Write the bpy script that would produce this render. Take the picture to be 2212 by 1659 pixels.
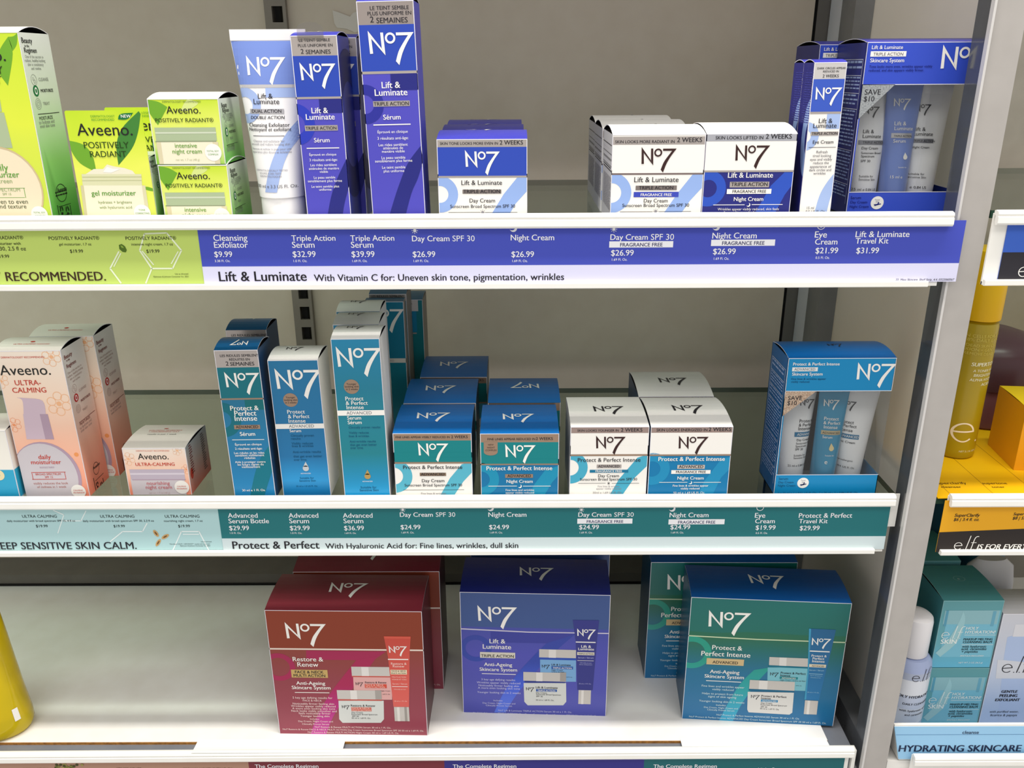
import bpy, math, random
from mathutils import Vector, Matrix
random.seed(7)
for _o in list(bpy.data.objects):
    bpy.data.objects.remove(_o)
SC = bpy.context.scene
COL = SC.collection

# ------------------------------------------------------------------ camera, world, lights, exposure
EYE = 1.45                                   # camera height above the store floor (m)
FPX, PITCH, ROLL, YAW = 1845.36, 0.353790, 0.0055378, -0.0039528
_f = Vector((math.sin(YAW) * math.cos(PITCH), math.cos(YAW) * math.cos(PITCH), -math.sin(PITCH)))
_r = Vector((math.cos(YAW), -math.sin(YAW), 0))
_d = _f.cross(_r)
_c, _s = math.cos(ROLL), math.sin(ROLL)
CR, CD = _c * _r + _s * _d, -_s * _r + _c * _d
cam = bpy.data.cameras.new('camera')
cam.sensor_fit = 'HORIZONTAL'; cam.sensor_width = 36.0; cam.lens = 36.0 * FPX / 2212
cam.clip_start = 0.02
co = bpy.data.objects.new('camera', cam); COL.objects.link(co)
co.matrix_world = Matrix(((CR.x, -CD.x, -_f.x, 0), (CR.y, -CD.y, -_f.y, 0), (CR.z, -CD.z, -_f.z, EYE), (0, 0, 0, 1)))
SC.camera = co

world = bpy.data.worlds.new('store_ambience'); SC.world = world; world.use_nodes = True
_bg = world.node_tree.nodes['Background']
_bg.inputs[0].default_value = (1.0, 0.975, 0.94, 1); _bg.inputs[1].default_value = 0.70

def area(name, loc, size, size_y, power, color, target):
    l = bpy.data.lights.new(name, 'AREA'); l.shape = 'RECTANGLE'; l.size = size; l.size_y = size_y
    l.energy = power; l.color = color
    o = bpy.data.objects.new(name, l); COL.objects.link(o); o.location = loc
    o.rotation_euler = (Vector(target) - Vector(loc)).to_track_quat('-Z', 'Y').to_euler()
    return o
area('ceiling_strip_light', (0.0, 0.40, EYE + 1.15), 1.9, 0.08, 29.0, (1.0, 0.96, 0.9), (0, 0.66, EYE - 0.3))
area('aisle_ceiling_light', (0.2, -0.5, EYE + 1.3), 2.4, 0.4, 14.0, (1.0, 0.98, 0.95), (0, 0.7, EYE - 0.2))
SC.view_settings.view_transform = 'Standard'; SC.view_settings.look = 'None'
SC.view_settings.gamma = 1.0; SC.view_settings.use_curve_mapping = False
SC.view_settings.exposure = 0.0
SC.cycles.max_bounces = 10; SC.cycles.transparent_max_bounces = 24

# ------------------------------------------------------------------ materials
def lin(h):
    h = h.lstrip('#'); out = []
    for i in (0, 2, 4):
        c = int(h[i:i + 2], 16) / 255
        out.append(c / 12.92 if c <= 0.04045 else ((c + 0.055) / 1.055) ** 2.4)
    return (*out, 1.0)

MATS = {}
def mat(hexc, rough=0.42, metal=0.0, spec=0.5, grain=0.0, coat=0.0):
    key = (hexc, rough, metal, spec, grain, coat)
    if key in MATS: return MATS[key]
    m = bpy.data.materials.new('print_' + hexc.lstrip('#')); m.use_nodes = True
    nt = m.node_tree; b = nt.nodes['Principled BSDF']
    b.inputs['Base Color'].default_value = lin(hexc); b.inputs['Roughness'].default_value = rough
    b.inputs['Metallic'].default_value = metal; b.inputs['Specular IOR Level'].default_value = spec * .6
    b.inputs['Coat Weight'].default_value = coat
    if grain:
        tc = nt.nodes.new('ShaderNodeTexCoord'); n = nt.nodes.new('ShaderNodeTexNoise'); n.inputs['Scale'].default_value = 900
        n.inputs['Detail'].default_value = 3; nt.links.new(tc.outputs['Object'], n.inputs['Vector'])
        bp = nt.nodes.new('ShaderNodeBump'); bp.inputs['Strength'].default_value = grain; bp.inputs['Distance'].default_value = 0.0004
        nt.links.new(n.outputs['Fac'], bp.inputs['Height']); nt.links.new(bp.outputs['Normal'], b.inputs['Normal'])
    MATS[key] = m
    return m

def grad(name, stops, z0, z1, rough=0.4, metal=0.0, noise=0.0, scale=18, axis=2):
    """a colour run, mostly print, up the height of a carton (object coordinates, metres)"""
    if name in MATS: return MATS[name]
    m = bpy.data.materials.new(name); m.use_nodes = True; nt = m.node_tree; b = nt.nodes['Principled BSDF']
    tc = nt.nodes.new('ShaderNodeTexCoord'); sp = nt.nodes.new('ShaderNodeSeparateXYZ'); mr = nt.nodes.new('ShaderNodeMapRange')
    mr.inputs['From Min'].default_value = z0; mr.inputs['From Max'].default_value = z1
    cr = nt.nodes.new('ShaderNodeValToRGB'); el = cr.color_ramp.elements
    while len(el) < len(stops): el.new(0.5)
    for e, (p, h) in zip(el, stops): e.position = p; e.color = lin(h)
    nt.links.new(tc.outputs['Object'], sp.inputs[0]); nt.links.new(sp.outputs[axis], mr.inputs['Value'])
    if noise:
        n = nt.nodes.new('ShaderNodeTexNoise'); n.inputs['Scale'].default_value = scale; n.inputs['Detail'].default_value = 1
        nt.links.new(tc.outputs['Object'], n.inputs['Vector'])
        mm = nt.nodes.new('ShaderNodeMath'); mm.operation = 'MULTIPLY_ADD'; mm.inputs[1].default_value = noise
        nt.links.new(n.outputs['Fac'], mm.inputs[0]); nt.links.new(mr.outputs[0], mm.inputs[2])
        sb = nt.nodes.new('ShaderNodeMath'); sb.operation = 'SUBTRACT'; sb.inputs[1].default_value = noise / 2
        nt.links.new(mm.outputs[0], sb.inputs[0]); nt.links.new(sb.outputs[0], cr.inputs[0])
    else: nt.links.new(mr.outputs[0], cr.inputs[0])
    nt.links.new(cr.outputs[0], b.inputs['Base Color']); b.inputs['Roughness'].default_value = rough; b.inputs['Metallic'].default_value = metal
    MATS[name] = m
    return m

def clear(name, tint, ior=1.45, gloss_rough=0.02, base=0.0):
    """thin clear sheet: Fresnel mix of a tinted see-through and a gloss"""
    m = bpy.data.materials.new(name); m.use_nodes = True; nt = m.node_tree
    for n in list(nt.nodes):
        if n.type == 'BSDF_PRINCIPLED': nt.nodes.remove(n)
    out = [n for n in nt.nodes if n.type == 'OUTPUT_MATERIAL'][0]
    t = nt.nodes.new('ShaderNodeBsdfTransparent'); t.inputs[0].default_value = lin(tint)
    g = nt.nodes.new('ShaderNodeBsdfGlossy'); g.inputs['Roughness'].default_value = gloss_rough
    fr = nt.nodes.new('ShaderNodeFresnel'); ge = nt.nodes.new('ShaderNodeNewGeometry'); mr = nt.nodes.new('ShaderNodeMapRange')
    mr.inputs['To Min'].default_value = ior; mr.inputs['To Max'].default_value = 1 / ior     # the same reflectance from both sides of the thin sheet
    nt.links.new(ge.outputs['Backfacing'], mr.inputs['Value']); nt.links.new(mr.outputs[0], fr.inputs[0])
    mx = nt.nodes.new('ShaderNodeMixShader')
    if base:
        ad = nt.nodes.new('ShaderNodeMath'); ad.operation = 'ADD'; ad.inputs[1].default_value = base; ad.use_clamp = True
        nt.links.new(fr.outputs[0], ad.inputs[0]); nt.links.new(ad.outputs[0], mx.inputs[0])
    else: nt.links.new(fr.outputs[0], mx.inputs[0])
    nt.links.new(t.outputs[0], mx.inputs[1]); nt.links.new(g.outputs[0], mx.inputs[2]); nt.links.new(mx.outputs[0], out.inputs[0])
    return m

# ------------------------------------------------------------------ geometry helpers (all lengths in mm, z relative to the camera height)
def V(x, y, z): return Vector((x, y, z)) * 0.001

class Mesh:
    def __init__(s): s.v, s.f, s.mi, s.mats, s.ix = [], [], [], [], {}
    def slot(s, m):
        if m.name not in s.ix: s.ix[m.name] = len(s.mats); s.mats.append(m)
        return s.ix[m.name]
    def face(s, pts, m):
        i = len(s.v); s.v.extend([tuple(p) for p in pts]); s.f.append(tuple(range(i, i + len(pts)))); s.mi.append(s.slot(m))
    def faces(s, verts, faces, m):
        i = len(s.v); k = s.slot(m); s.v.extend([tuple(p) for p in verts])
        for f in faces: s.f.append(tuple(i + j for j in f)); s.mi.append(k)
    def box(s, x0, y0, z0, x1, y1, z1, m):
        P = [V(x, y, z) for x in (x0, x1) for y in (y0, y1) for z in (z0, z1)]
        s.faces(P, [(0, 1, 3, 2), (4, 6, 7, 5), (0, 4, 5, 1), (2, 3, 7, 6), (0, 2, 6, 4), (1, 5, 7, 3)], m)
    def extrude_x(s, prof, x0, x1, m):
        n = len(prof); P = [V(x0, y, z) for y, z in prof] + [V(x1, y, z) for y, z in prof]
        s.faces(P, [(i, (i + 1) % n, n + (i + 1) % n, n + i) for i in range(n)] + [tuple(range(n)), tuple(range(2 * n - 1, n - 1, -1))], m)
    def loft(s, rings, m, cap=True, mfun=None):
        """rings: lists of equal length of mm points"""
        n = len(rings[0]); P = [V(*p) for r in rings for p in r]; base = len(s.v)
        s.v.extend([tuple(p) for p in P])
        for k in range(len(rings) - 1):
            mk = s.slot(mfun(k) if mfun else m)
            for i in range(n):
                j = (i + 1) % n
                s.f.append((base + k * n + i, base + k * n + j, base + (k + 1) * n + j, base + (k + 1) * n + i)); s.mi.append(mk)
        if cap:
            s.f.append(tuple(base + i for i in range(n - 1, -1, -1))); s.mi.append(s.slot(m))
            o = base + (len(rings) - 1) * n; s.f.append(tuple(o + i for i in range(n))); s.mi.append(s.slot(m))
    def build(s, name, parent=None, smooth=False, world_mm=False):
        me = bpy.data.meshes.new(name); me.from_pydata(s.v, [], s.f)
        for m in s.mats: me.materials.append(m)
        me.polygons.foreach_set('material_index', s.mi)
        if smooth:
            me.polygons.foreach_set('use_smooth', [True] * len(s.f))
            try: me.set_sharp_from_angle(angle=math.radians(35))
            except Exception: pass
        me.update()
        o = bpy.data.objects.new(name, me); COL.objects.link(o)
        if parent: o.parent = parent
        if world_mm: o.location = (0, 0, EYE)
        return o

def tag(o, label, cat, group=None, kind=None):
    o['label'] = label; o['category'] = cat
    if group: o['group'] = group
    if kind: o['kind'] = kind
    return o
def root(name, x, y, z, yaw=0, lean=0, tip=0):
    o = bpy.data.objects.new(name, None); o.empty_display_size = 0.02; COL.objects.link(o)
    o.location = (x / 1000, y / 1000, EYE + z / 1000); o.rotation_euler = (math.radians(tip), math.radians(lean), math.radians(yaw))
    return o
def rmat(o):
    return Matrix.Translation(o.location) @ o.rotation_euler.to_matrix().to_4x4()
def struct(o, label=None, cat=None):
    o['kind'] = 'structure'
    if label: o['label'] = label; o['category'] = cat
    return o
def dup(src, x, y, z, label, yaw=0, lean=0, group=None, flip=None):
    """a copy of a thing, its parts and their sub-parts (x, y: middle of the front, bottom edge; mm)"""
    r = src.copy(); COL.objects.link(r); r['label'] = label
    if group: r['group'] = group
    d = src['depth']; a = math.radians(yaw)
    r.location = ((x - math.sin(a) * d / 2) / 1000, (y + math.cos(a) * d / 2) / 1000, EYE + z / 1000)
    r.rotation_euler = (0, math.radians(lean), a)
    for ch in list(src.children):
        c = ch.copy(); COL.objects.link(c); c.parent = r
        if flip and ch.name.split('.')[0] == 'top_flap': c.rotation_euler = (0, 0, math.pi)
        for g in ch.children:
            e = g.copy(); COL.objects.link(e); e.parent = c
    return r

# ---- lettering: the built-in font, one cached outline per character
_fc = bpy.data.curves.new('letter', 'FONT'); _fc.size = 1.0; _fc.resolution_u = 3
_fo = bpy.data.objects.new('letter', _fc); COL.objects.link(_fo)
GL = {}
def _outline(body):
    _fc.body = body; me = _fo.to_mesh(); vs = [(p.co.x, p.co.y) for p in me.vertices]; fs = [tuple(p.vertices) for p in me.polygons]
    _fo.to_mesh_clear(); return vs, fs
_bar1 = max(x for x, y in _outline('|')[0])
def glyph(ch):
    if ch not in GL:
        vs, fs = _outline(ch) if ch != ' ' else ([], [])
        GL[ch] = (vs, fs, max(x for x, y in _outline(ch + '|')[0]) - _bar1)
    return GL[ch]
def layout(s):
    x = 0; out = []
    for ch in s:
        vs, fs, adv = glyph(ch); out.append((x, vs, fs)); x += adv
    return out, x

# ---- the printed marks: a numeral mark drawn as outlines in a 1.397 x 1 frame (x 0-1, y 0-1)
def _cat(pts, n=6):
    P = [pts[0]] + list(pts) + [pts[-1]]; out = []
    for i in range(1, len(P) - 2):
        for k in range(n):
            t = k / n; a, b, c, d = P[i - 1], P[i], P[i + 1], P[i + 2]
            out.append(tuple(0.5 * (2 * b[j] + (c[j] - a[j]) * t + (2 * a[j] - 5 * b[j] + 4 * c[j] - d[j]) * t * t + (3 * b[j] - a[j] - 3 * c[j] + d[j]) * t ** 3) for j in (0, 1)))
    return out + [pts[-1]]
_L7 = _cat([(.876, .149), (.738, .407), (.646, .613), (.576, .884)]); _R7 = _cat([(1, .067), (.849, .356), (.73, .66), (.646, 1)])
NO7 = [[(0, 0), (.066, .215), (.085, .652), (.018, .66)], [(0, 0), (.285, .52), (.354, .711), (.066, .225)],
       [(.271, .06), (.332, .06), (.354, .711), (.283, .50)], [(.613, .067), (1, .067), (.876, .149), (.613, .149)]]
NO7 += [[_L7[i], _R7[i], _R7[i + 1], _L7[i + 1]] for i in range(len(_L7) - 1)]
for i in range(28):
    a, b = 2 * math.pi * i / 28, 2 * math.pi * (i + 1) / 28
    NO7.append([(.48 + .114 * math.cos(a), .22 + .159 * math.sin(a)), (.48 + .114 * math.cos(b), .22 + .159 * math.sin(b)),
                (.48 + .069 * math.cos(b), .22 + .097 * math.sin(b)), (.48 + .069 * math.cos(a), .22 + .097 * math.sin(a))])

def clip(poly, w, h):
    for ax, lim, sgn in ((0, 0, 1), (0, w, -1), (1, 0, 1), (1, h, -1)):
        out = []
        for i in range(len(poly)):
            p, q = poly[i - 1], poly[i]; dp, dq = (p[ax] - lim) * sgn, (q[ax] - lim) * sgn
            if dp * dq < 0:
                t = dp / (dp - dq); out.append((p[0] + (q[0] - p[0]) * t, p[1] + (q[1] - p[1]) * t))
            if dq >= 0: out.append(q)
        poly = out
        if len(poly) < 3: return []
    return poly

class Page:
    """a printed face. u runs across, v down, in mm, from the top corner. The layout was measured on the photograph: view() sets the
    measuring window, and positions read there are turned into u, v on this face."""
    def __init__(s, mesh, mw, o, ux, uy, w, h, fn=None):
        s.M, s.w, s.h = mesh, w, h
        s.o, s.ux, s.uy = Vector(o) * 0.001, Vector(ux).normalized(), Vector(uy).normalized()
        s.n = s.uy.cross(s.ux)
        s.fn = fn; s.mw = mw; s.view(0, 0, 1)
    def view(s, ox, oy, k): s.vx, s.vy, s.k = ox, oy, k; return s
    def to(s, mesh): s.M = mesh; return s
    def P(s, u, v, l):
        if s.fn: return s.fn(u, v, l * 0.06)
        return s.o + (s.ux * u + s.uy * v + s.n * (l * 0.06)) * 0.001
    def uv(s, x, y):
        X, Y = s.vx + x * s.k, s.vy + y * s.k
        d = CR * ((X - 1106) / FPX) + CD * ((Y - 829.5) / FPX) + _f
        o = s.mw @ s.o; n = s.mw.to_3x3() @ s.n; e = Vector((0, 0, EYE))
        q = e + d * ((o - e).dot(n) / d.dot(n)); q = s.mw.inverted() @ q - s.o
        return q.dot(s.ux) * 1000, q.dot(s.uy) * 1000
    def upoly(s, pts, m, l=1):
        pts = clip(list(pts), s.w, s.h)
        if len(pts) >= 3: s.M.face([s.P(u, v, l) for u, v in reversed(pts)], m)
    def urect(s, u0, v0, u1, v1, m, l=1):
        n, k = (1, 1) if not s.fn else (22, max(1, int(abs(v1 - v0) / 5)))
        for i in range(n):
            for j in range(k):
                a, b, c, d = u0 + (u1 - u0) * i / n, u0 + (u1 - u0) * (i + 1) / n, v0 + (v1 - v0) * j / k, v0 + (v1 - v0) * (j + 1) / k
                s.upoly([(a, c), (b, c), (b, d), (a, d)], m, l)
    def rect(s, x0, y0, x1, y1, m, l=1):
        xm, ym = (x0 + x1) / 2, (y0 + y1) / 2
        s.urect(s.uv(x0, ym)[0], s.uv(xm, y0)[1], s.uv(x1, ym)[0], s.uv(xm, y1)[1], m, l)
    def band(s, y0, y1, m, l=1, x=None):
        x = x if x is not None else s.xm
        s.urect(0, 0 if y0 is None else s.uv(x, y0)[1], s.w, s.h if y1 is None else s.uv(x, y1)[1], m, l)
    def poly(s, pts, m, l=1): s.upoly([s.uv(*p) for p in pts], m, l)
    def strip(s, A, B, m, l=1):
        A, B = _cat([s.uv(*p) for p in A], 5), _cat([s.uv(*p) for p in B], 5)
        K = 5 if s.fn else 1; mix = lambda p, q, t: (p[0] + (q[0] - p[0]) * t, p[1] + (q[1] - p[1]) * t)
        for i in range(len(A) - 1):
            for k in range(K): s.upoly([mix(A[i], B[i], k / K), mix(A[i], B[i], (k + 1) / K), mix(A[i + 1], B[i + 1], (k + 1) / K), mix(A[i + 1], B[i + 1], k / K)], m, l)
    def ring(s, cx, cy, r1, r0, m, l=1, squash=1.0, a0=0, a1=360):
        u, v = s.uv(cx, cy); k = abs(s.uv(cx + r1, cy)[0] - u) / r1; R1, R0 = r1 * k, r0 * k; n = max(12, int(36 * (a1 - a0) / 360))
        for i in range(n):
            a, b = math.radians(a0 + (a1 - a0) * i / n), math.radians(a0 + (a1 - a0) * (i + 1) / n)
            q = lambda r, t: (u + r * math.cos(t), v + r * squash * math.sin(t))
            s.upoly([q(R1, a), q(R1, b), q(R0, b), q(R0, a)] if R0 > 0 else [q(R1, a), q(R1, b), (u, v)], m, l)
    def disc(s, cx, cy, r, m, l=1, squash=1.0): s.ring(cx, cy, r, 0, m, l, squash)
    def text(s, t, cx, by, w, m, l=4, b=0.0, it=0.0, cap=None, rot=False):
        u0, v0 = s.uv(cx - w / 2, by); u1, v1 = s.uv(cx + w / 2, by); W = abs(u1 - u0); u0 = min(u0, u1); v = (v0 + v1) / 2
        lay, adv = layout(t); k = W / max(adv, 1e-6); ky = k if cap is None else abs(s.uv(cx, by)[1] - s.uv(cx, by - cap)[1]) / 0.70
        for dx, dl in (((0, 0),) if not b else ((-b, 0), (b, .55))):
            for x, vs, fs in lay:
                if not fs: continue
                cu = u0 + (x + 0.3) * k
                if cu < -0.5 or cu > s.w + 0.5: continue
                P = []
                for gx, gy in vs:
                    uu, vv = u0 + (x + gx + dx + it * gy) * k, v - gy * ky
                    if rot: uu, vv = 2 * (u0 + W / 2) - uu, 2 * v - vv
                    P.append(s.P(min(max(uu, 0), s.w), min(max(vv, 0), s.h), l + dl))
                s.M.faces(P, fs, m)
    def lines(s, rows, m, l=4, b=0.0, it=0.0):
        for r in rows: s.text(r[0], r[1], r[2], r[3], m, l, r[4] if len(r) > 4 else b, it)
    def mark(s, x0, y0, w, m, l=4, rot=False, aspect=1.397):
        u0, v0 = s.uv(x0, y0); u1, _ = s.uv(x0 + w, y0); W = abs(u1 - u0); H = W / aspect; u0 = min(u0, u1)
        for pl in NO7:
            q = [(u0 + x * W, v0 + y * H) for x, y in pl]
            if rot: q = [(2 * u0 + W - x, 2 * v0 + H - y) for x, y in q]
            s.upoly(q, m, l)
    def fuzz(s, x0, y0, x1, y1, n, m, l=3, fill=0.45):
        """rows of print too small to read"""
        u0, v0 = s.uv(x0, y0); u1, v1 = s.uv(x1, y1); st = (v1 - v0) / n
        for i in range(n):
            e = u1 - (u1 - u0) * random.choice((0, 0.05, 0.12, 0.3)); x = u0
            while x < e - 0.2:
                q = min(e, x + abs(u1 - u0) * random.uniform(0.08, 0.24))
                s.urect(x, v0 + i * st, q, v0 + (i + fill) * st, m, l); x = q + abs(u1 - u0) * 0.025

# ------------------------------------------------------------------ cartons
INK = mat('#26242a', 0.4); WHITE = mat('#f3f0ea', 0.4); PAPER = mat('#f4f2ec', 0.5, grain=0.15); EDGE = mat('#eceaf0', 0.5)
FOIL = mat('#b9b0ab', 0.33, 0.55); BRONZE = mat('#a88d78', 0.33, 0.55); BROWNINK = mat('#38201f', 0.35); GREYINK = mat('#8d8b92', 0.45)
DARKIN = mat('#2c2826', 0.8)

class Carton:
    def __init__(s, name, x, y, z, w, h, d, front, side, lid=None, bulge=3.0, yaw=0, lean=0, tip=0, edge=EDGE, left=None, lid_seg=8):
        a = math.radians(yaw)
        s.r = root(name, x - math.sin(a) * d / 2, y + math.cos(a) * d / 2, z, yaw, lean, tip); s.r['depth'] = d
        s.w, s.h, s.d, s.b = w, h, d, bulge; s.mw = rmat(s.r)
        M = s.M = Mesh(); X, Y = w / 2, d / 2; left = left or side
        c = lambda x, y, z: V(x, y, z)
        M.face([c(-X, -Y, 0), c(X, -Y, 0), c(X, -Y, h), c(-X, -Y, h)], front)
        M.face([c(X, -Y, 0), c(X, Y, 0), c(X, Y, h), c(X, -Y, h)], side)
        M.face([c(X, Y, 0), c(-X, Y, 0), c(-X, Y, h), c(X, Y, h)], side)
        M.face([c(-X, Y, 0), c(-X, -Y, 0), c(-X, -Y, h), c(-X, Y, h)], left)
        M.face([c(-X, Y, 0), c(X, Y, 0), c(X, -Y, 0), c(-X, -Y, 0)], side)
        M.face([c(-X, -Y, h - .6), c(X, -Y, h - .6), c(X, Y, h - .6), c(-X, Y, h - .6)], DARKIN)
        s.front = Page(M, s.mw, (-X, -Y, h), (1, 0, 0), (0, 0, -1), w, h); s.front.xm = 0
        s.right = Page(M, s.mw, (X, -Y, h), (0, 1, 0), (0, 0, -1), d, h)
        s.left = Page(M, s.mw, (-X, Y, h), (0, -1, 0), (0, 0, -1), d, h)
        if edge:
            for u in (0, w - .45): s.front.urect(u, 0, u + .45, h, edge, 2)
            s.right.urect(0, 0, .35, h, edge, 2); s.left.urect(d - .35, 0, d, h, edge, 2)
        L = s.L = Mesh(); n = lid_seg
        prof = [(-Y - .15 + d * i / n * 1.0 + (.15 if i else 0), h + .05 + bulge * math.sin(math.pi * (i / n)) ** 0.85) for i in range(n + 1)]
        lid = lid or side
        for i in range(n):
            (y0, z0), (y1, z1) = prof[i], prof[i + 1]
            L.face([c(-X, y0, z0), c(X, y0, z0), c(X, y1, z1), c(-X, y1, z1)], lid)
            L.face([c(-X, y1, z1 - .45), c(X, y1, z1 - .45), c(X, y0, z0 - .45), c(-X, y0, z0 - .45)], DARKIN)
            for sx in (-X, X): L.face([c(sx, y0, z0 - .45), c(sx, y0, z0), c(sx, y1, z1), c(sx, y1, z1 - .45)], edge or lid)
        L.face([c(-X, -Y - .15, h - .5), c(X, -Y - .15, h - .5), c(X, prof[0][0], prof[0][1]), c(-X, prof[0][0], prof[0][1])], edge or lid)
        def lidfn(u, v, l):
            t = min(max(1 - v / d, 0), 1); return V(-X + u, -Y + d * t, h + .05 + bulge * math.sin(math.pi * t) ** 0.85 + l + .1)
        s.top = Page(L, s.mw, (-X, Y, h + bulge * .6), (1, 0, 0), (0, -1, 0), w, d, fn=lidfn)
        s.parts = []
    def view(s, *a):
        for p in (s.front, s.right, s.left, s.top): p.view(*a)
        s.front.xm = (s.xm - a[0]) / a[2] if hasattr(s, 'xm') else s._mid(a)
        return s
    def _mid(s, a):
        q = s.mw @ V(0, -s.d / 2, s.h / 2) - Vector((0, 0, EYE)); z = q.dot(_f)
        return (1106 + FPX * q.dot(CR) / z - a[0]) / a[2]
    def part(s, name, page=None, sub=False):
        m = Mesh(); s.parts.append((name, m, sub)); return (page or s.front).to(m)
    def done(s, label, cat, group=None):
        s.M.build('carton_body', s.r); lid = s.L.build('top_flap', s.r)
        for name, m, sub in s.parts:
            if m.f: m.build(name, lid if sub else s.r)
        tag(s.r, label, cat, group)
        return s.r

# ================================================================== THE SETTING
ST, SM, SB = -114.0, -356.5, -632.0           # top of the two glass shelves and of the bottom shelf
def paint(name, hexc, hexc2, rough=0.55, scale=40, bump=0.08, metal=0.0, spec=0.4):
    m = bpy.data.materials.new(name); m.use_nodes = True; nt = m.node_tree; b = nt.nodes['Principled BSDF']
    tc = nt.nodes.new('ShaderNodeTexCoord'); n = nt.nodes.new('ShaderNodeTexNoise'); n.inputs['Scale'].default_value = scale; n.inputs['Detail'].default_value = 4
    nt.links.new(tc.outputs['Object'], n.inputs['Vector'])
    cr = nt.nodes.new('ShaderNodeValToRGB'); cr.color_ramp.elements[0].color = lin(hexc); cr.color_ramp.elements[1].color = lin(hexc2)
    cr.color_ramp.elements[0].position = .3; cr.color_ramp.elements[1].position = .7
    nt.links.new(n.outputs['Fac'], cr.inputs[0]); nt.links.new(cr.outputs[0], b.inputs['Base Color'])
    n2 = nt.nodes.new('ShaderNodeTexNoise'); n2.inputs['Scale'].default_value = 700; nt.links.new(tc.outputs['Object'], n2.inputs['Vector'])
    bp = nt.nodes.new('ShaderNodeBump'); bp.inputs['Strength'].default_value = bump; bp.inputs['Distance'].default_value = 0.0003
    nt.links.new(n2.outputs['Fac'], bp.inputs['Height']); nt.links.new(bp.outputs['Normal'], b.inputs['Normal'])
    b.inputs['Roughness'].default_value = rough; b.inputs['Metallic'].default_value = metal; b.inputs['Specular IOR Level'].default_value = spec
    return m
WALLM = paint('grey_beige_panel', '#ded1be', '#e3d7c5', 0.3)
PARTM = paint('pale_partition_panel', '#ece8e2', '#f0ece7', 0.25)
_nt = PARTM.node_tree; _pb = _nt.nodes['Principled BSDF']; _tl = _nt.nodes.new('ShaderNodeBsdfTranslucent'); _tl.inputs[0].default_value = lin('#f0ece6')
_mx = _nt.nodes.new('ShaderNodeMixShader'); _mx.inputs[0].default_value = .6; _ou = [n for n in _nt.nodes if n.type == 'OUTPUT_MATERIAL'][0]
_nt.links.new(_pb.outputs[0], _mx.inputs[1]); _nt.links.new(_tl.outputs[0], _mx.inputs[2]); _nt.links.new(_mx.outputs[0], _ou.inputs[0])
FRAMEM = paint('dark_grey_gloss_frame', '#4b4d50', '#515356', 0.10, spec=0.7)
POSTM = paint('silver_post', '#b5b0ab', '#bcb7b2', 0.42, metal=0.35)
PLASTIC = paint('white_plastic', '#f1efe8', '#f5f3ed', 0.35, bump=0.02)
SHELFW = paint('white_shelf_board', '#efece6', '#f4f2ee', 0.42)
SHELFG = paint('grey_metal_shelf', '#7d8088', '#888b92', 0.4, metal=0.2)
WOOD = paint('raw_board_edge', '#8a5a22', '#b98038', 0.8, scale=300)
SLOT = mat('#141312', 0.8)
GLASS = clear('shelf_glass', '#e6efe9', 1.5)
GLASSEDGE = mat('#2c4a3c', 0.15)
CLEAR = clear('clear_window_film', '#f4f5f5', 1.45, 0.03)

def panel(name, x0, y0, z0, x1, y1, z1, m):
    M = Mesh(); M.box(x0, y0, z0, x1, y1, z1, m); return M.build(name, None, world_mm=True)
struct(panel('wall_back', -1000, 1000, -800, -266, 1006, 480, WALLM), 'grey beige back panel of the shelving bay behind the green and peach cartons', 'wall')
struct(panel('wall_back_middle', -243, 1000, -800, 323, 1006, 480, WALLM), 'grey beige back panel behind the blue and teal cartons', 'wall')
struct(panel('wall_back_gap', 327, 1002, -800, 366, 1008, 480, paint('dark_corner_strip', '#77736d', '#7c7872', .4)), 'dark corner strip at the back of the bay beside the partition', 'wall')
struct(panel('trim_3', 323, 1003, -800, 327, 1009, 480, SLOT), 'black seam in the back corner of the bay', 'trim')

struct(panel('unseen_upper_shelf', -1000, 668, 172, 338, 995, 190, paint('shelf_above', '#aaa7a2', '#b0ada8', .5)), 'unseen next shelf up, added to shade the back panels', 'shelf')  # upper shelf out of view, added to keep light off the back panels
# slotted upright between the two back panels
R = root('slotted_upright', -254.5, 1000, -800)
M = Mesh(); up = paint('upright_grey', '#8d867c', '#948d83', 0.45, metal=0.2); z = 0
M.box(-11.5, 0, 0, 11.5, 6, 1280, mat('#4a463f', 0.6)); M.box(-11.5, -8, 0, -3.5, 2, 1280, up); M.box(8.0, -8, 0, 11.5, 2, 1280, up)
M.build('channel', R)
M = Mesh()
for i in range(50):
    M.box(-3.5, -8, i * 25.4, 8, -4, i * 25.4 + 9.5, up)
M.build('ladder_face', R)
M = Mesh()
for i in range(50): M.box(-1, -4.2, i * 25.4 + 9.5, 5, -3.8, i * 25.4 + 25.4, SLOT)
M.build('slot_shadow_gap', R)
tag(R, 'grey slotted steel upright between the two back panels', 'shelf upright')

# end partition: post, glossy frame and pale infill panel
R = root('end_partition', 352, 660, -800)
M = Mesh(); M.box(-12, 0, 0, 12, 3, 1280, POSTM); M.box(-12.6, -1.2, 0, -10.8, 4, 1280, mat('#d6d3d0', 0.35, 0.2)); M.build('post_face', R)
M = Mesh(); M.box(-12, 3, 0, 12, 24, 1280, FRAMEM); M.build('front_frame', R)
M = Mesh(); M.box(-12, 24, 0, 12, 340, 178, FRAMEM); M.build('bottom_rail', R)
M = Mesh(); M.box(8, 24, 170, 8.4, 345, 1280, PARTM); M.build('infill_panel', R)
M = Mesh(); M.box(-12, 268, 170, 7, 306, 1280, paint('grey_rear_frame', '#8b8c8c', '#929393', 0.25)); M.box(-12, 306, 170, 7, 340, 1280, paint('painted_reflection_strip', '#eaeef4', '#f0f3f8', 0.3)); M.build('rear_frame', R)  # the bright rear strip is a reflection put into the colour
tag(R, 'silver grey end partition dividing the blue and teal bay from the yellow shelf', 'partition')

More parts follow.
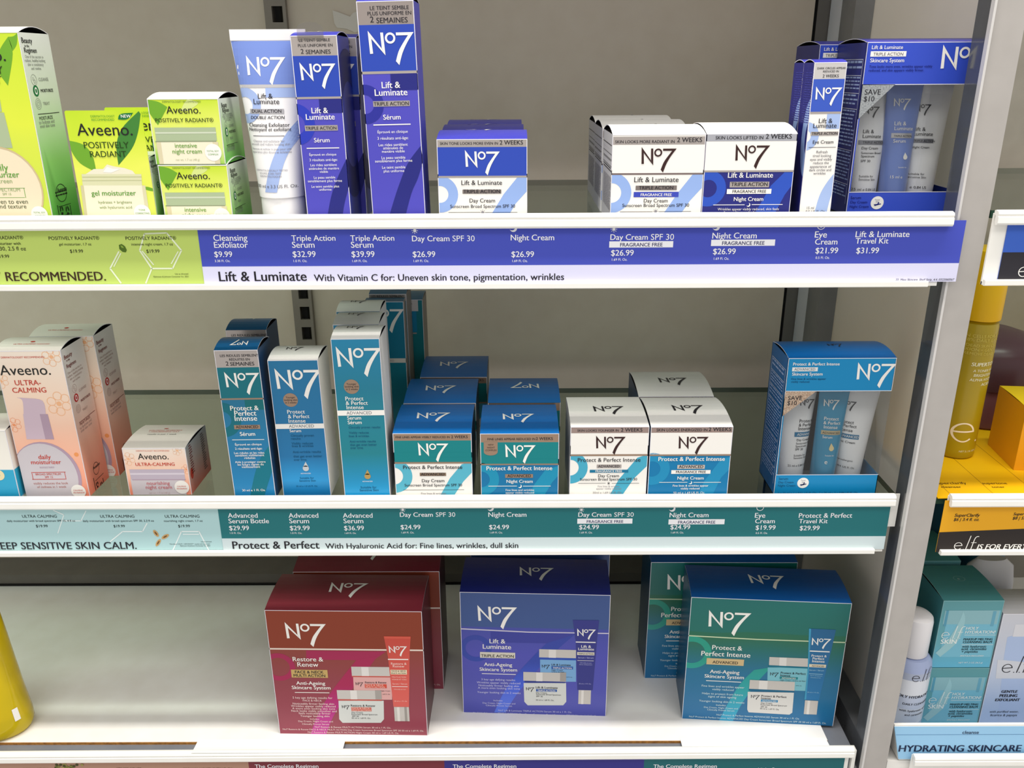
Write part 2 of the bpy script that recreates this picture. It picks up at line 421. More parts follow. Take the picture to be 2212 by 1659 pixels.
def glass_shelf(name, x0, x1, ztop, label, y0=663, y1=950, parent=None):
    M = Mesh(); M.box(x0, y0, ztop - 6, x1, y1, ztop, GLASS)
    R = root(name, (x0 + x1) / 2, (y0 + y1) / 2, ztop - 6); me = Mesh()
    X, Y = (x1 - x0) / 2, (y1 - y0) / 2
    P = [V(a, b, c) for a in (-X, X) for b in (-Y, Y) for c in (0, 6)]
    me.faces(P, [(1, 3, 7, 5), (0, 4, 6, 2)], GLASS); o = me.build('glass_pane', R)
    me = Mesh(); me.faces(P, [(0, 2, 3, 1), (4, 5, 7, 6), (0, 1, 5, 4), (2, 6, 7, 3)], GLASSEDGE); me.build('glass_edge', R)
    tag(R, label, 'glass shelf'); return R
glass_shelf('glass_shelf', -900, 338, ST, 'upper clear glass shelf under the green and blue cartons')
glass_shelf('glass_shelf', -900, 338, SM, 'lower clear glass shelf under the peach and teal cartons', y0=673)

# bottom shelf: grey metal deck with a white board and white paper strips on it
M = Mesh(); M.box(-900, 669.5, -672, 333, 985, -635, SHELFG); o = M.build('metal_shelf', None, world_mm=True)
tag(o, 'grey metal bottom shelf showing in gaps along its front edge', 'shelf')
R = root('shelf_board', -300, 830, -635)
M = Mesh(); M.box(-600, -151, 0, 611, 150, 3, SHELFW); M.build('board_top', R)
M = Mesh(); M.box(-600, -151.6, 0, 611, -151, 2.6, WOOD); M.build('raw_edge', R)
tag(R, 'white board with raw wood edge lying on the grey bottom shelf', 'shelf board')
for xa, xb, lb in ((-320, -172, 'white paper strip over the shelf edge in front of the red gift box'), (164, 310, 'white paper strip over the shelf edge in front of the teal gift box')):
    M = Mesh(); M.extrude_x([(661.5, -629.6), (670, -630.9), (682, -631.6), (682, -631.95), (670, -631.3), (661.5, -630)], xa, xb, mat('#f1f2f0', 0.5, grain=0.1)); o = M.build('paper_strip', None, world_mm=True)
    tag(o, lb, 'paper strip')
# dark trim line where the bottom board meets the back panel
M = Mesh(); M.box(-900, 957, -632, 322, 999, -616, paint('dark_back_rail', '#5d5a54', '#65625b', 0.4)); o = M.build('trim_1', None, world_mm=True); struct(o, 'dark rail along the back of the bottom shelf', 'trim')
M = Mesh(); M.box(-900, 955.5, -633, 322, 957.2, -629, SLOT); o = M.build('trim_2', None, world_mm=True); struct(o, 'black gap below the dark back rail', 'trim')

# ---------------------------------------------------------------- price channels and the printed strips in them
def channel(x0, x1, y, zt, zb, label, notch=0, z_strip=None):
    """white plastic price channel: rolled upper lip, backing, lower lip (mm)"""
    R = root('price_channel', (x0 + x1) / 2, y, zt); h = (x1 - x0) / 2; b = zb - zt
    M = Mesh(); M.extrude_x([(7, -3), (7, -.6), (5, 0), (1.5, -.8), (.6, -2.6), (1.2, -4.2), (.2, -5), (0, -9.4), (1.2, -11), (3.4, -11), (4.6, -9), (4.6, -4.5)], -h, h - notch, PLASTIC)
    if notch: M.extrude_x([(7, -3), (7, -.6), (5, 0), (2.5, -.8), (2.2, -3)], h - notch, h - notch + 3, PLASTIC)
    M.build('upper_lip', R)
    M = Mesh(); M.extrude_x([(6.5, -3), (8.5, -3), (8.5, b), (6.5, b)], -h, h - notch - 2, PLASTIC); M.build('backing', R)
    M = Mesh(); M.extrude_x([(8, b), (8, b + 2.4), (5.6, b + 2.8), (5.4, b + 4.5), (2.6, b + 4.7), (1.6, b + 4.1), (1.6, b + .6), (2.4, b)], -h, h - notch - 11, PLASTIC); M.build('lower_lip', R)
    tag(R, label, 'price rail'); return R
channel(-760, 333, 650, -103.3, -161.7, 'white price channel along the upper glass shelf')
channel(-760, 331.5, 663, -350.2, -409.3, 'white price channel along the lower glass shelf')
_cb = channel(-760, 331, 660, -629.5, -690, 'white price channel along the bottom shelf edge'); _cb.rotation_euler[1] = math.radians(-.3)

def strip_page(name, xl, xr, y, zt, zb, base, slant=0):
    """a paper strip standing in a channel; returns its page"""
    R = root(name, xl, y, zb); M = Mesh(); w, h = xr - xl, zt - zb
    P = [V(0, 0, 0), V(w, 0, 0), V(w, 0, h), V(0, 0, h), V(0, .5, 0), V(w, .5, 0), V(w, .5, h), V(0, .5, h)]
    M.faces(P, [(0, 1, 2, 3), (4, 7, 6, 5), (0, 4, 5, 1), (2, 6, 7, 3), (1, 5, 6, 2), (0, 3, 7, 4)], base)
    p = Page(M, rmat(R), (0, 0, h), (1, 0, 0), (0, 0, -1), w, h); p.xm = 1100; p.root = R
    return p
def strip_done(p, label):
    p.M.build('printed_face', p.root); return tag(p.root, label, 'shelf label strip')
WB = mat('#f4f4f8', 0.45); SLATE = mat('#1d1a22', 0.45)
def xat(px, y, py=1652):
    d = CR * ((px - 1106) / FPX) + CD * ((py - 829.5) / FPX) + _f; return d.x / d.y * y
def sun(p, cx, cy, r, m):
    p.disc(cx, cy, r * .5, m, 4)
    for i in range(8):
        a = i * math.pi / 4; p.poly([(cx + math.cos(a + s) * q, cy + math.sin(a + s) * q) for q, s in ((r * .65, -.12), (r, -.09), (r, .09), (r * .65, .12))], m, 4)
def moon(p, cx, cy, r, m):
    A = [(cx + r * math.cos(t), cy + r * math.sin(t)) for t in [math.radians(a) for a in range(-60, 151, 15)]]
    B = [(cx - .38 * r + .88 * r * math.cos(t), cy - .32 * r + .88 * r * math.sin(t)) for t in [math.radians(-48 + 186 * i / (len(A) - 1)) for i in range(len(A))]]
    for i in range(len(A) - 1): p.poly([A[i], A[i + 1], B[i + 1], B[i]], m, 4)
def hexline(p, pts, m, t=1.6):
    for a, b in zip(pts, pts[1:]):
        dx, dy = b[0] - a[0], b[1] - a[1]; L = math.hypot(dx, dy); nx, ny = -dy / L * t, dx / L * t
        p.poly([(a[0] + nx, a[1] + ny), (b[0] + nx, b[1] + ny), (b[0] - nx, b[1] - ny), (a[0] - nx, a[1] - ny)], m, 2)

YS = 655.8
X1 = xat(433, YS, 545)
p = strip_page('price_strip', -760, X1, YS, -111, -158.5, mat('#bdd36a', 0.5)); GI = mat('#25260f', 0.5)
p.lines([('POSITIVELY RADIANT®', -4, 517, 110), ('moisturizer with', 15, 529, 62), ('SPF 30, 2.5 fl oz', 18, 541, 78), ('$19.99', 7, 557, 28),
         ('POSITIVELY RADIANT®', 160, 518, 110), ('gel moisturizer, 1.7 oz', 163, 530, 70), ('$19.99', 166, 546, 29), ('POSITIVELY RADIANT®', 326, 518, 110),
         ('intensive night cream, 1.7 oz', 329, 530, 90), ('$19.99', 331, 546, 29)], GI)
p.text('DERMATOLOGIST RECOMMENDED.', 3, 607, 456, mat('#3a2414', 0.5), b=.015)
p.lines([('Use as directed.', 393, 593, 30), ('©Johnson & Johnson Consumer Inc. 2021', 370, 599, 77)], GI)
HX = mat('#e6efcf', 0.5)
hexline(p, [(312, 505), (360, 503), (392, 541), (373, 580), (328, 580), (302, 541), (312, 505)], HX); hexline(p, [(307, 542), (332, 572)], HX, 1.2); hexline(p, [(370, 570), (385, 543)], HX, 1.2)
hexline(p, [(257, 543), (238, 580), (262, 612)], HX); hexline(p, [(261, 547), (246, 576)], HX, 1.2); hexline(p, [(328, 580), (315, 612)], HX)
p.poly([(257, 529), (263, 527), (270, 532), (274, 540), (272, 545), (265, 544), (258, 538)], mat('#4c6a16', 0.4), 3); p.poly([(260, 530), (265, 531), (268, 536), (263, 535)], mat('#86a53a', 0.4), 4)
strip_done(p, 'lime green shelf label strip with dark print below the green cartons')

p = strip_page('price_strip', X1, 345, YS - .3, -110.5, -158.2, mat('#4450bb', 0.5))
p.band(573.8, None, mat('#d9d8f2', 0.5), 1, x=900)
def ent(x, l1, l2, price, size, dy=0, spf=None, box=None, w1=0, w2=0, pw=50, sw=33, b1=520, b2=535, bp=555, bs=566):
    p.text(l1, x + w1 / 2, b1 + dy, w1, WB, b=.012)
    if l2: p.text(l2, x + 1 + w2 / 2, b2 + dy, w2, WB, b=.012)
    if spf: p.text('SPF 30', x + w1 + 5 + spf / 2, b1 + dy, spf, WB)
    if box:
        p.rect(x - 1, box[1], x - 1 + box[0], box[1] + box[2], WB, 3); p.text('FRAGRANCE FREE', x - 1 + box[0] / 2, box[1] + box[2] * .84, box[0] * .67, mat('#2c2f63', .5), 5, b=.01)
    p.text(price, x + 2 + pw / 2, bp + dy, pw, WB, b=.012)
    if size: p.text(size, x + 3 + sw / 2, bs + dy, sw, WB)
ent(461, 'Cleansing', 'Exfoliator', '$9.99', '3.38 Fl. Oz.', w1=74, w2=74, pw=40, sw=34)
ent(630, 'Triple Action', 'Serum', '$32.99', '1.0 Fl. Oz.', w1=96, w2=50, pw=51, sw=31)
ent(757, 'Triple Action', 'Serum', '$39.99', '1.69 Fl. Oz.', w1=96, w2=50, pw=51, sw=34)
ent(889, 'Day Cream', None, '$26.99', '1.69 Fl. Oz.', w1=83, spf=49, b1=521, sw=35)
ent(1102, 'Night Cream', None, '$26.99', '1.69 Fl. Oz.', w1=96, b1=519, sw=35)
ent(1317, 'Day Cream', None, '$26.99', '1.69 Fl. Oz.', w1=83, spf=51, b1=518, box=(138, 521, 13.5), bp=552, bs=563, sw=35)
ent(1537, 'Night Cream', None, '$26.99', '1.69 Fl. Oz.', w1=98, b1=515, box=(138, 517.5, 13.5), bp=549, bs=561, sw=35)
ent(1758, 'Eye', 'Cream', '$21.99', '0.5 Fl. Oz.', w1=28, w2=50, b1=513, b2=528, bp=547, bs=559, sw=31)
ent(1846, 'Lift & Luminate', 'Travel Kit', '$31.99', None, w1=118, w2=71, b1=512, b2=526, bp=547)
for x, y in ((896, 498), (1326, 495)): sun(p, x, y, 7, WB)
for x, y in ((1109, 493), (1547, 490)): moon(p, x, y, 8, WB)
p.ring(1774, 487, 9, 7.5, WB, 4); p.ring(1774, 487, 4.5, 3, WB, 4)
p.text('Lift & Luminate', 568, 607, 192, SLATE, b=.016); p.text('With Vitamin C for: Uneven skin tone, pigmentation, wrinkles', 949, 606, 540, SLATE, b=.012)
p.text('22_Mass Skincare_Shelf Strip_4.4_0322060567', 1997, 606, 126, SLATE, it=.2)
strip_done(p, 'royal blue and lavender shelf label strip with nine white price entries')

YS2 = 668.8
X2 = xat(477, YS2, 1145)
p = strip_page('price_strip', -760, X2, YS2, -357, -406.5, mat('#b2d6d8', 0.5)); TI = mat('#16201f', 0.5)
p.lines([('ULTRA CALMING', 86, 1118, 76), ('daily moisturizer with broad spectrum SPF 15, 4 fl oz', 89, 1127, 148), ('$19.99', 91, 1139, 26), ('ULTRA CALMING', 254, 1118, 75), ('daily moisturizer with broad spectrum SPF 30, 2.3 fl oz', 256, 1127, 154),
         ('$19.99', 258, 1139, 25), ('ULTRA CALMING', 394, 1118, 76), ('nourishing night cream, 1.7 oz', 396, 1127, 84), ('$19.99', 398, 1139, 26), ('Use as directed.', 446, 1171, 24),
         ('*Northern CALM + ADVANCE** results and more text', 410, 1176, 88), ('©Johnson & Johnson Consumer Inc. 2021', 422, 1180, 66)], TI)
p.text('KEEP SENSITIVE SKIN CALM.', 141, 1186, 312, mat('#20242c', 0.5), b=.015)
HX = mat('#e8f3f2', 0.5)
hexline(p, [(372, 1192), (392, 1148), (430, 1148), (452, 1190)], HX, 1.2); hexline(p, [(395, 1154), (430, 1154)], HX, 1); hexline(p, [(238, 1170), (265, 1148), (308, 1148), (318, 1130)], HX, 1.2); hexline(p, [(125, 1152), (138, 1112), (115, 1102)], HX, 1); hexline(p, [(138, 1125), (175, 1125), (186, 1103)], HX, 1)
for cx, cy, a in ((337, 1152, .9), (357, 1159, -.5), (342, 1172, -1.0)):
    p.poly([(cx + 9 * math.cos(t) * math.cos(a) - 4 * math.sin(t) * math.sin(a), cy + 9 * math.cos(t) * math.sin(a) + 4 * math.sin(t) * math.cos(a)) for t in [math.radians(d) for d in range(0, 360, 30)]], mat('#c9a067', .5), 3)
    p.poly([(cx + 5 * math.cos(t) * math.cos(a) - 1.5 * math.sin(t) * math.sin(a), cy + 5 * math.cos(t) * math.sin(a) + 1.5 * math.sin(t) * math.cos(a)) for t in [math.radians(d) for d in range(0, 360, 45)]], mat('#6d4c28', .5), 4)
strip_done(p, 'pale aqua shelf label strip with dark print below the peach cartons')

p = strip_page('price_strip', X2, 330, YS2 - .3, -357, -406.3, mat('#1f7378', 0.5))
p.band(1161, None, mat('#cddcdf', 0.5), 1, x=1060)
k = dict(b1=1118, b2=1130, bp=1145, bs=1153, sw=26, pw=44)
ent(493, 'Advanced', 'Serum Bottle', '$29.99', '1.0 Fl. Oz.', w1=65, w2=88, **k)
ent(624, 'Advanced', 'Serum', '$29.99', '1.0 Fl. Oz.', w1=65, w2=44, **k)
ent(741, 'Advanced', 'Serum', '$36.99', '1.69 Fl. Oz.', w1=65, w2=44, **k)
k = dict(bp=1143, bs=1152, sw=29, pw=44)
ent(863, 'Day Cream', None, '$24.99', '1.69 Fl. Oz.', w1=73, spf=43, b1=1116, **k)
ent(1054, 'Night Cream', None, '$24.99', '1.69 Fl. Oz.', w1=84, b1=1116, **k)
ent(1248, 'Day Cream', None, '$24.99', '1.69 Fl. Oz.', w1=73, spf=43, b1=1116, box=(119, 1120, 11), **k)
ent(1445, 'Night Cream', None, '$24.99', '1.69 Fl. Oz.', w1=86, b1=1117, box=(121, 1121.5, 11), **k)
ent(1629, 'Eye', 'Cream', '$19.99', '0.5 Fl. Oz.', w1=24, w2=44, b1=1118, b2=1130, bp=1144, bs=1153, sw=26, pw=44)
ent(1724, 'Protect & Perfect', 'Travel Kit', '$29.99', None, w1=116, w2=62, b1=1118, b2=1130, bp=1145, pw=44)
for x, y in ((870, 1101), (1256, 1101)): sun(p, x, y, 6, WB)
for x, y in ((1060, 1097), (1452, 1098)): moon(p, x, y, 7, WB)
p.ring(1642, 1096, 8, 6.6, WB, 4)
p.text('Protect & Perfect', 596, 1185, 189, SLATE, b=.016); p.text('With Hyaluronic Acid for: Fine lines, wrinkles, dull skin', 912, 1184, 417, SLATE, b=.012)
p.text('22_Mass Skincare_Shelf Strip_4.5_0322060568', 1863, 1190, 107, SLATE, it=.2)
strip_done(p, 'teal and pale grey shelf label strip with nine white price entries')

YS3 = 665.8
xs = [-760, xat(537, YS3), xat(960, YS3), xat(1391, YS3), xat(1823, YS3)]
for i, (c, lb) in enumerate((('#b38a74', 'tan shelf label strip along the bottom shelf below the yellow bottle'), ('#7c2f3a', 'maroon shelf label strip below the red gift box'),
                             ('#343087', 'indigo shelf label strip below the blue gift box'), ('#17666c', 'dark teal shelf label strip below the teal gift box'))):
    p = strip_page('price_strip', xs[i], xs[i + 1], YS3, -637, -688, mat(c, .5))
    if i == 0:
        p.lines([('STRESS RELIEF', 279, 1663, 54), ('CREAMY MOISTURIZING OIL', 450, 1663, 110), ('BODY LOTION', 78, 1663, 54)], mat('#33201c', .5))
        for k in range(26): p.disc(random.uniform(118, 180), random.uniform(1651, 1660), 3.2, mat(random.choice(('#7d7a3a', '#4c4a20', '#a49a58')), .6), 3 + k * .2)
    else: p.text('The Complete Regimen', (620, 1047, 1480)[i - 1], 1658.5, 138, WB, b=.012)
    if i == 3: p.lines([('Day Cream', 1575, 1664, 42), ('Night Cream', 1666, 1664, 60)], WB)
    strip_done(p, lb)
# blank white tag behind the end of the lower channel, white end piece of the bottom channel
M = Mesh(); M.box(329, 671.5, -385, 338, 672.3, -352.5, PAPER); o = M.build('blank_tag', None, world_mm=True); tag(o, 'blank white card tag poking out at the end of the lower price channel', 'tag')
M = Mesh(); M.box(331.6, 665, -686, 335, 672, -632, PLASTIC); o = M.build('channel_end_cap', None, world_mm=True); tag(o, 'white plastic end piece at the end of the bottom price channel', 'end cap')
# torn paper left on the back panel
for pts, lb in (([(718, 22), (733, 27), (746, 32), (756, 36), (762, 28), (772, 24), (780, 26), (782, 66), (766, 70), (748, 62), (728, 60), (722, 50)], 'torn white paper scrap stuck on the back panel above the shorter serum carton'),):
    M = Mesh(); Q = []
    for x, y in pts:
        d = CR * ((x - 1106) / FPX) + CD * ((y - 829.5) / FPX) + _f; Q.append(d * (.9985 / d.y))
    B = [q + Vector((0, .0006, 0)) for q in Q]; n = len(Q)
    M.faces(Q + B, [tuple(range(n)), tuple(range(2 * n - 1, n - 1, -1))] + [(i, (i + 1) % n, n + (i + 1) % n, n + i) for i in range(n)], mat('#efe9df', .6, grain=.3))
    o = M.build('torn_paper', None, world_mm=True); tag(o, lb, 'paper scrap')

# ================================================================== UPPER GLASS SHELF: navy and white cartons
K2 = (460, 0, 480 / 1659); K3 = (900, 240, 640 / 2212); K4 = (1480, 60, 732 / 2212)
INDIGO = mat('#504cba', .34); ROYAL = mat('#2d49b0', .34); NAVYP = mat('#26297c', .34); DEEP = mat('#1c2ea0', .3); LIDBLUE = mat('#3f41b0', .34); SKY = mat('#93afe4', .4); BRIGHT = mat('#2c3cb6', .32)

c = Carton('serum_carton', -142.5, 662, ST, 33.6, 137, 46, INDIGO, DEEP, LIDBLUE, 3.2, lean=-.6); c.view(*K2); f = c.front
f.band(415, 722, ROYAL); f.band(722, 738, FOIL, 2)
f.rect(795, 738, 975, 843, NAVYP, 2); f.ring(612, 930, 150, 76, BRIGHT, 2)
f.strip([(1000, 1180), (925, 1340), (880, 1480), (850, 1650)], [(1040, 1300), (1005, 1430), (980, 1530), (962, 1650)], NAVYP, 2)
f.lines([('Lift &', 797, 845, 126, .014), ('Luminate', 802, 893, 220, .014), ('Sérum', 815, 1062, 120, .012), ('Éprouvé en clinique', 821, 1162, 204), ('3 résultats anti-âge:', 826, 1202, 212), ('Les rides semblent', 827, 1240, 200),
         ('atténuées de manière', 830, 1266, 226), ('visible', 829, 1290, 63), ('La peau semble', 834, 1333, 163), ('sensiblement plus ferme', 837, 1359, 257), ('Le teint semble plus', 840, 1400, 208), ('uniforme', 840, 1423, 94), ('30 ml  1.0 Fl. Oz.', 845, 1636, 190)], WHITE)
f.rect(687, 935, 932, 976, FOIL, 3); f.text('TRIPLE ACTION', 809, 968, 232, INK, 5, .012); f.rect(700, 1102, 943, 1109, WHITE, 3)
c.right.fuzz(948, 300, 1000, 1560, 60, mat('#16217e', .4)); c.right.ring(1030, 930, 90, 52, mat('#141a66', .4), 2)
g = c.part('claim_strip'); g.band(None, 415, FOIL, 1); g.lines([('LE TEINT SEMBLE', 758, 310, 236), ('PLUS UNIFORME EN', 765, 349, 262), ('2', 668, 401, 24), ('SEMAINES', 787, 402, 188)], INK, 3, .012)
c.part('logo').mark(645, 465, 268, WHITE)
t = c.part('logo', c.top, True); t.mark(700, 255, 190, WHITE)
s30 = c.done('shorter blue serum carton with silver claim strip between white tube and taller carton', 'carton', 'shorter blue serum cartons')
dup(s30, -138.5, 711, ST + .1, 'shorter blue serum carton mostly hidden, behind its twin beside the taller carton', group='shorter blue serum cartons')
# clear hang tab stuck on the short serum carton
M = Mesh(); A = [(math.cos(math.radians(a)) * 9.5, math.sin(math.radians(a)) * 4.6) for a in range(0, 181, 15)]
Q = [V(x, 0, 4 + z) for x, z in A] + [V(-9.5, 0, -4), V(9.5, 0, -4)]; M.face(Q, clear('hang_tab_film', '#dcd8d2', 1.5, .1, .12))
R = root('hang_tab', -146, 661.5, ST + 137.5); M.build('film', R); tag(R, 'clear plastic hang tab on top of the shorter blue serum carton', 'hang tab')

c = Carton('serum_carton', -88.6, 662, ST, 40.6, 159.5, 40, INDIGO, LIDBLUE, LIDBLUE, 3.0, lean=-1.0); c.view(*K2); f = c.front
f.band(182, 530, ROYAL); f.band(530, 550, FOIL, 2); f.rect(1328, 550, 1530, 672, NAVYP, 2); f.ring(1135, 780, 140, 68, mat('#2c2f96', .32), 2)
f.strip([(1550, 1090), (1455, 1220), (1390, 1380), (1350, 1500), (1305, 1650)], [(1570, 1200), (1530, 1330), (1490, 1420), (1460, 1520), (1428, 1650)], NAVYP, 2)
f.lines([('Lift &', 1328, 657, 142, .014), ('Luminate', 1330, 713, 250, .014), ('Sérum', 1338, 892, 134, .012), ('Éprouvé en clinique', 1342, 993, 228), ('3 résultats anti-âge:', 1344, 1041, 234), ('Les rides semblent', 1345, 1090, 220), ('atténuées de', 1346, 1114, 150),
         ('manière visible', 1347, 1139, 172), ('La peau semble', 1348, 1186, 180), ('sensiblement plus ferme', 1350, 1210, 280), ('Le teint semble', 1350, 1258, 176), ('plus uniforme', 1352, 1285, 156)], WHITE)
f.rect(1196, 753, 1470, 794, FOIL, 3); f.text('TRIPLE ACTION', 1333, 787, 264, INK, 5, .012); f.rect(1198, 926, 1476, 934, WHITE, 3)
g = c.part('claim_strip'); g.band(None, 182, mat('#a79c97', .33, .55), 1); g.lines([('LE TEINT SEMBLE', 1317, 72, 294), ('PLUS UNIFORME EN', 1318, 112, 332), ('2', 1188, 168, 30), ('SEMAINES', 1338, 170, 236)], INK, 3, .012)
c.part('logo').mark(1155, 230, 342, WHITE)
c.done('tallest blue serum carton standing alone with silver claim strip at its top', 'carton')

c = Carton('cream_carton', -24.1, 662, ST, 67.8, 64.6, 67.5, WHITE, mat('#3540a0', .36), LIDBLUE, 4.2); c.view(*K3); f = c.front
f.band(268, 483, mat('#2f4ab2', .36)); f.band(483, 497, FOIL, 2); f.ring(175, 622, 135, 62, SKY, 1)
f.poly([(830, 490), (752, 494), (650, 620), (540, 800), (675, 800), (740, 690), (830, 590)], SKY, 1); f.rect(100, 470, 900, 483, mat('#2f4ab2', .36), 2)
f.lines([('Lift & Luminate', 485, 551, 308), ('Day Cream', 490, 682, 196), ('Sunscreen Broad Spectrum SPF 30', 493, 722, 486)], INK, 4, .006)
f.rect(343, 586, 632, 616, mat('#8a807c', .33, .5), 3); f.text('TRIPLE ACTION', 487, 612, 276, INK, 5, .012); f.rect(238, 755, 472, 758, INK, 3); f.rect(515, 755, 752, 758, INK, 3); sun(f, 493, 757, 22, GREYINK)
f.text('Wrinkles appear visibly reduced', 490, 795, 350, GREYINK)
g = c.part('claim_strip'); g.band(205, 268, FOIL, 1); g.text('SKIN TONE LOOKS MORE EVEN IN', 391, 251, 436, INK, 3, .012); g.text('2 WEEKS', 707, 250, 176, INK, 3, .014)
c.part('logo').mark(360, 290, 260, WHITE)
c.part('logo', c.top, True).mark(365, 150, 250, WHITE)
day = c.done('blue topped white day cream carton, frontmost of its row of three', 'carton', 'blue topped day cream cartons')
dup(day, -25.9, 734, ST, 'blue topped day cream carton in the middle of its row of three', group='blue topped day cream cartons')
dup(day, -27.0, 806, ST, 'blue topped day cream carton at the very back of its row of three', group='blue topped day cream cartons')

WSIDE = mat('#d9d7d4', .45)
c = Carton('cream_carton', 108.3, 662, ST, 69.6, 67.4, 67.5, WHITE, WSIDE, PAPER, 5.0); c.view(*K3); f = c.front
f.band(462, 475, mat('#8a7a78', .33, .5), 2); f.ring(1455, 612, 148, 72, SKY, 1); f.rect(1300, 440, 2200, 462, WHITE, 2)
f.poly([(2150, 440), (2075, 455), (1950, 610), (1825, 790), (1955, 790), (2040, 670), (2150, 550)], SKY, 1)
f.lines([('Lift & Luminate', 1788, 530, 336), ('Day Cream', 1784, 682, 184), ('Sunscreen Broad Spectrum SPF 30', 1784, 715, 500)], INK, 4, .006)
f.rect(1635, 556, 1942, 590, mat('#8a807c', .33, .5), 3); f.text('TRIPLE ACTION', 1788, 584, 258, INK, 5, .012); f.rect(1620, 603, 1955, 642, mat('#3b49b4', .4), 3); f.text('FRAGRANCE FREE', 1787, 634, 234, WHITE, 5, .012)
f.rect(1518, 750, 1760, 753, INK, 3); f.rect(1808, 748, 2048, 751, INK, 3); sun(f, 1784, 748, 20, GREYINK); f.text('Wrinkles appear visibly reduced', 1784, 782, 360, GREYINK)
for q0, q1 in ((232, 238), (300, 304), (388, 392), (424, 428)): c.left.rect(1396, q0, 1458, q1, INK, 3)
c.left.fuzz(1398, 244, 1456, 295, 4, GREYINK); c.left.fuzz(1398, 310, 1456, 382, 5, INK); c.left.fuzz(1398, 398, 1456, 420, 2, INK); c.left.fuzz(1398, 440, 1456, 770, 24, GREYINK)
g = c.part('claim_strip'); g.band(190, 250, FOIL, 1); g.text('SKIN LOOKS MORE RADIANT IN', 1704, 239, 446, INK, 3, .012); g.text('2 WEEKS', 2037, 231, 188, INK, 3, .014)
c.part('logo').mark(1680, 268, 262, BROWNINK)
c.part('logo', c.top, True).mark(1630, 105, 210, BROWNINK)
ff = c.done('white fragrance free day cream carton, frontmost of its row, beside the dark blue carton', 'carton', 'white day cream cartons on the upper shelf')
dup(ff, 107.5, 732, ST, 'white fragrance free day cream carton in the middle of its row on the upper shelf', group='white day cream cartons on the upper shelf')
dup(ff, 108.0, 802, ST, 'white fragrance free day cream carton at the back of its row on the upper shelf', group='white day cream cartons on the upper shelf')

c = Carton('cream_carton', 177.4, 662, ST, 67.6, 67.6, 67.5, mat('#272b7c', .36), mat('#1d2168', .36), PAPER, 6.0); c.view(*K4); f = c.front
f.band(738, 932, WHITE); f.band(930, 942, FOIL, 3); f.ring(150, 1050, 116, 56, mat('#2d52bb', .36), 1)
f.poly([(725, 942), (650, 942), (560, 1030), (450, 1220), (580, 1220), (650, 1090), (725, 990)], mat('#2d52bb', .36), 1)
f.lines([('Lift & Luminate', 424, 978, 298), ('Night Cream', 412, 1130, 196)], WHITE, 4, .012); f.lines([('Wrinkles appear visibly reduced, skin feels', 411, 1191, 400), ('firmer, skin tone looks more even', 410, 1213, 320)], WHITE)
f.rect(291, 1005, 548, 1042, FOIL, 3); f.text('TRIPLE ACTION', 419, 1033, 240, INK, 5, .012); f.rect(272, 1052, 562, 1084, WHITE, 3); f.text('FRAGRANCE FREE', 417, 1077, 222, INK, 5, .008)
f.rect(183, 1154, 388, 1158, WHITE, 3); f.rect(434, 1152, 636, 1156, WHITE, 3); moon(f, 412, 1155, 13, WHITE)
g = c.part('claim_strip'); g.band(692, 740, mat('#b9bac2', .33, .5), 2); g.text('SKIN LOOKS LIFTED IN', 354, 728, 314, INK, 4, .012); g.text('2 WEEKS', 610, 724, 172, INK, 4, .014)
c.part('logo').mark(332, 758, 224, BROWNINK)
c.part('logo', c.top, True).mark(290, 585, 170, BROWNINK)
c.done('navy and white night cream carton next to the slim eye cream carton', 'carton')

c = Carton('eye_cream_carton', 230.7, 662, ST, 23.6, 117, 24, WHITE, mat('#3443a8', .36), LIDBLUE, 2.2, left=mat('#24267c', .34), lean=-.4); c.view(*K4); f = c.front
f.band(335, 548, mat('#3a59bd', .36)); f.band(548, 562, FOIL, 2); f.rect(922, 562, 1050, 660, mat('#a3b9e4', .4), 1); f.ring(780, 710, 92, 40, mat('#a3b9e4', .4), 1)
f.strip([(990, 930), (925, 1010), (875, 1100), (835, 1240)], [(1010, 1010), (972, 1050), (945, 1120), (915, 1240)], mat('#a3b9e4', .4), 1)
f.lines([('Lift &', 914, 622, 92), ('Luminate', 910, 653, 156), ('Eye Cream', 899, 756, 138)], INK, 4, .006)
f.rect(820, 678, 998, 703, FOIL, 3); f.text('TRIPLE ACTION', 910, 698, 170, INK, 5, .012); f.rect(806, 779, 983, 782, INK, 3)
f.lines([('Refresh', 892, 819, 76), ('tired looking', 892, 843, 120), ('eyes and visibly', 886, 867, 144), ('reduce the', 885, 890, 104), ('appearance of', 882, 914, 138), ('dark circles and', 880, 936, 146), ('wrinkles', 876, 958, 80), ('15 ml', 815, 1183, 52), ('0.5 US Fl. Oz.', 850, 1207, 130)], mat('#55535c', .4))
c.left.fuzz(792, 290, 842, 640, 22, mat('#3c3f98', .4)); c.left.ring(800, 725, 42, 18, SKY, 2, 2.0)
g = c.part('claim_strip'); g.band(None, 335, mat('#cfcbc9', .35, .3), 1); g.lines([('DARK CIRCLES APPEAR', 954, 270, 186), ('REDUCED IN', 951, 291, 104), ('2 WEEKS', 949, 324, 106)], INK, 3, .01)
c.part('logo').mark(855, 383, 172, WHITE)
eye = c.done('slim eye cream carton, the front one of two before the blue window box', 'carton', 'slim eye cream cartons')
dup(eye, 230.4, 687, ST, 'slim eye cream carton standing directly behind the front one', group='slim eye cream cartons')

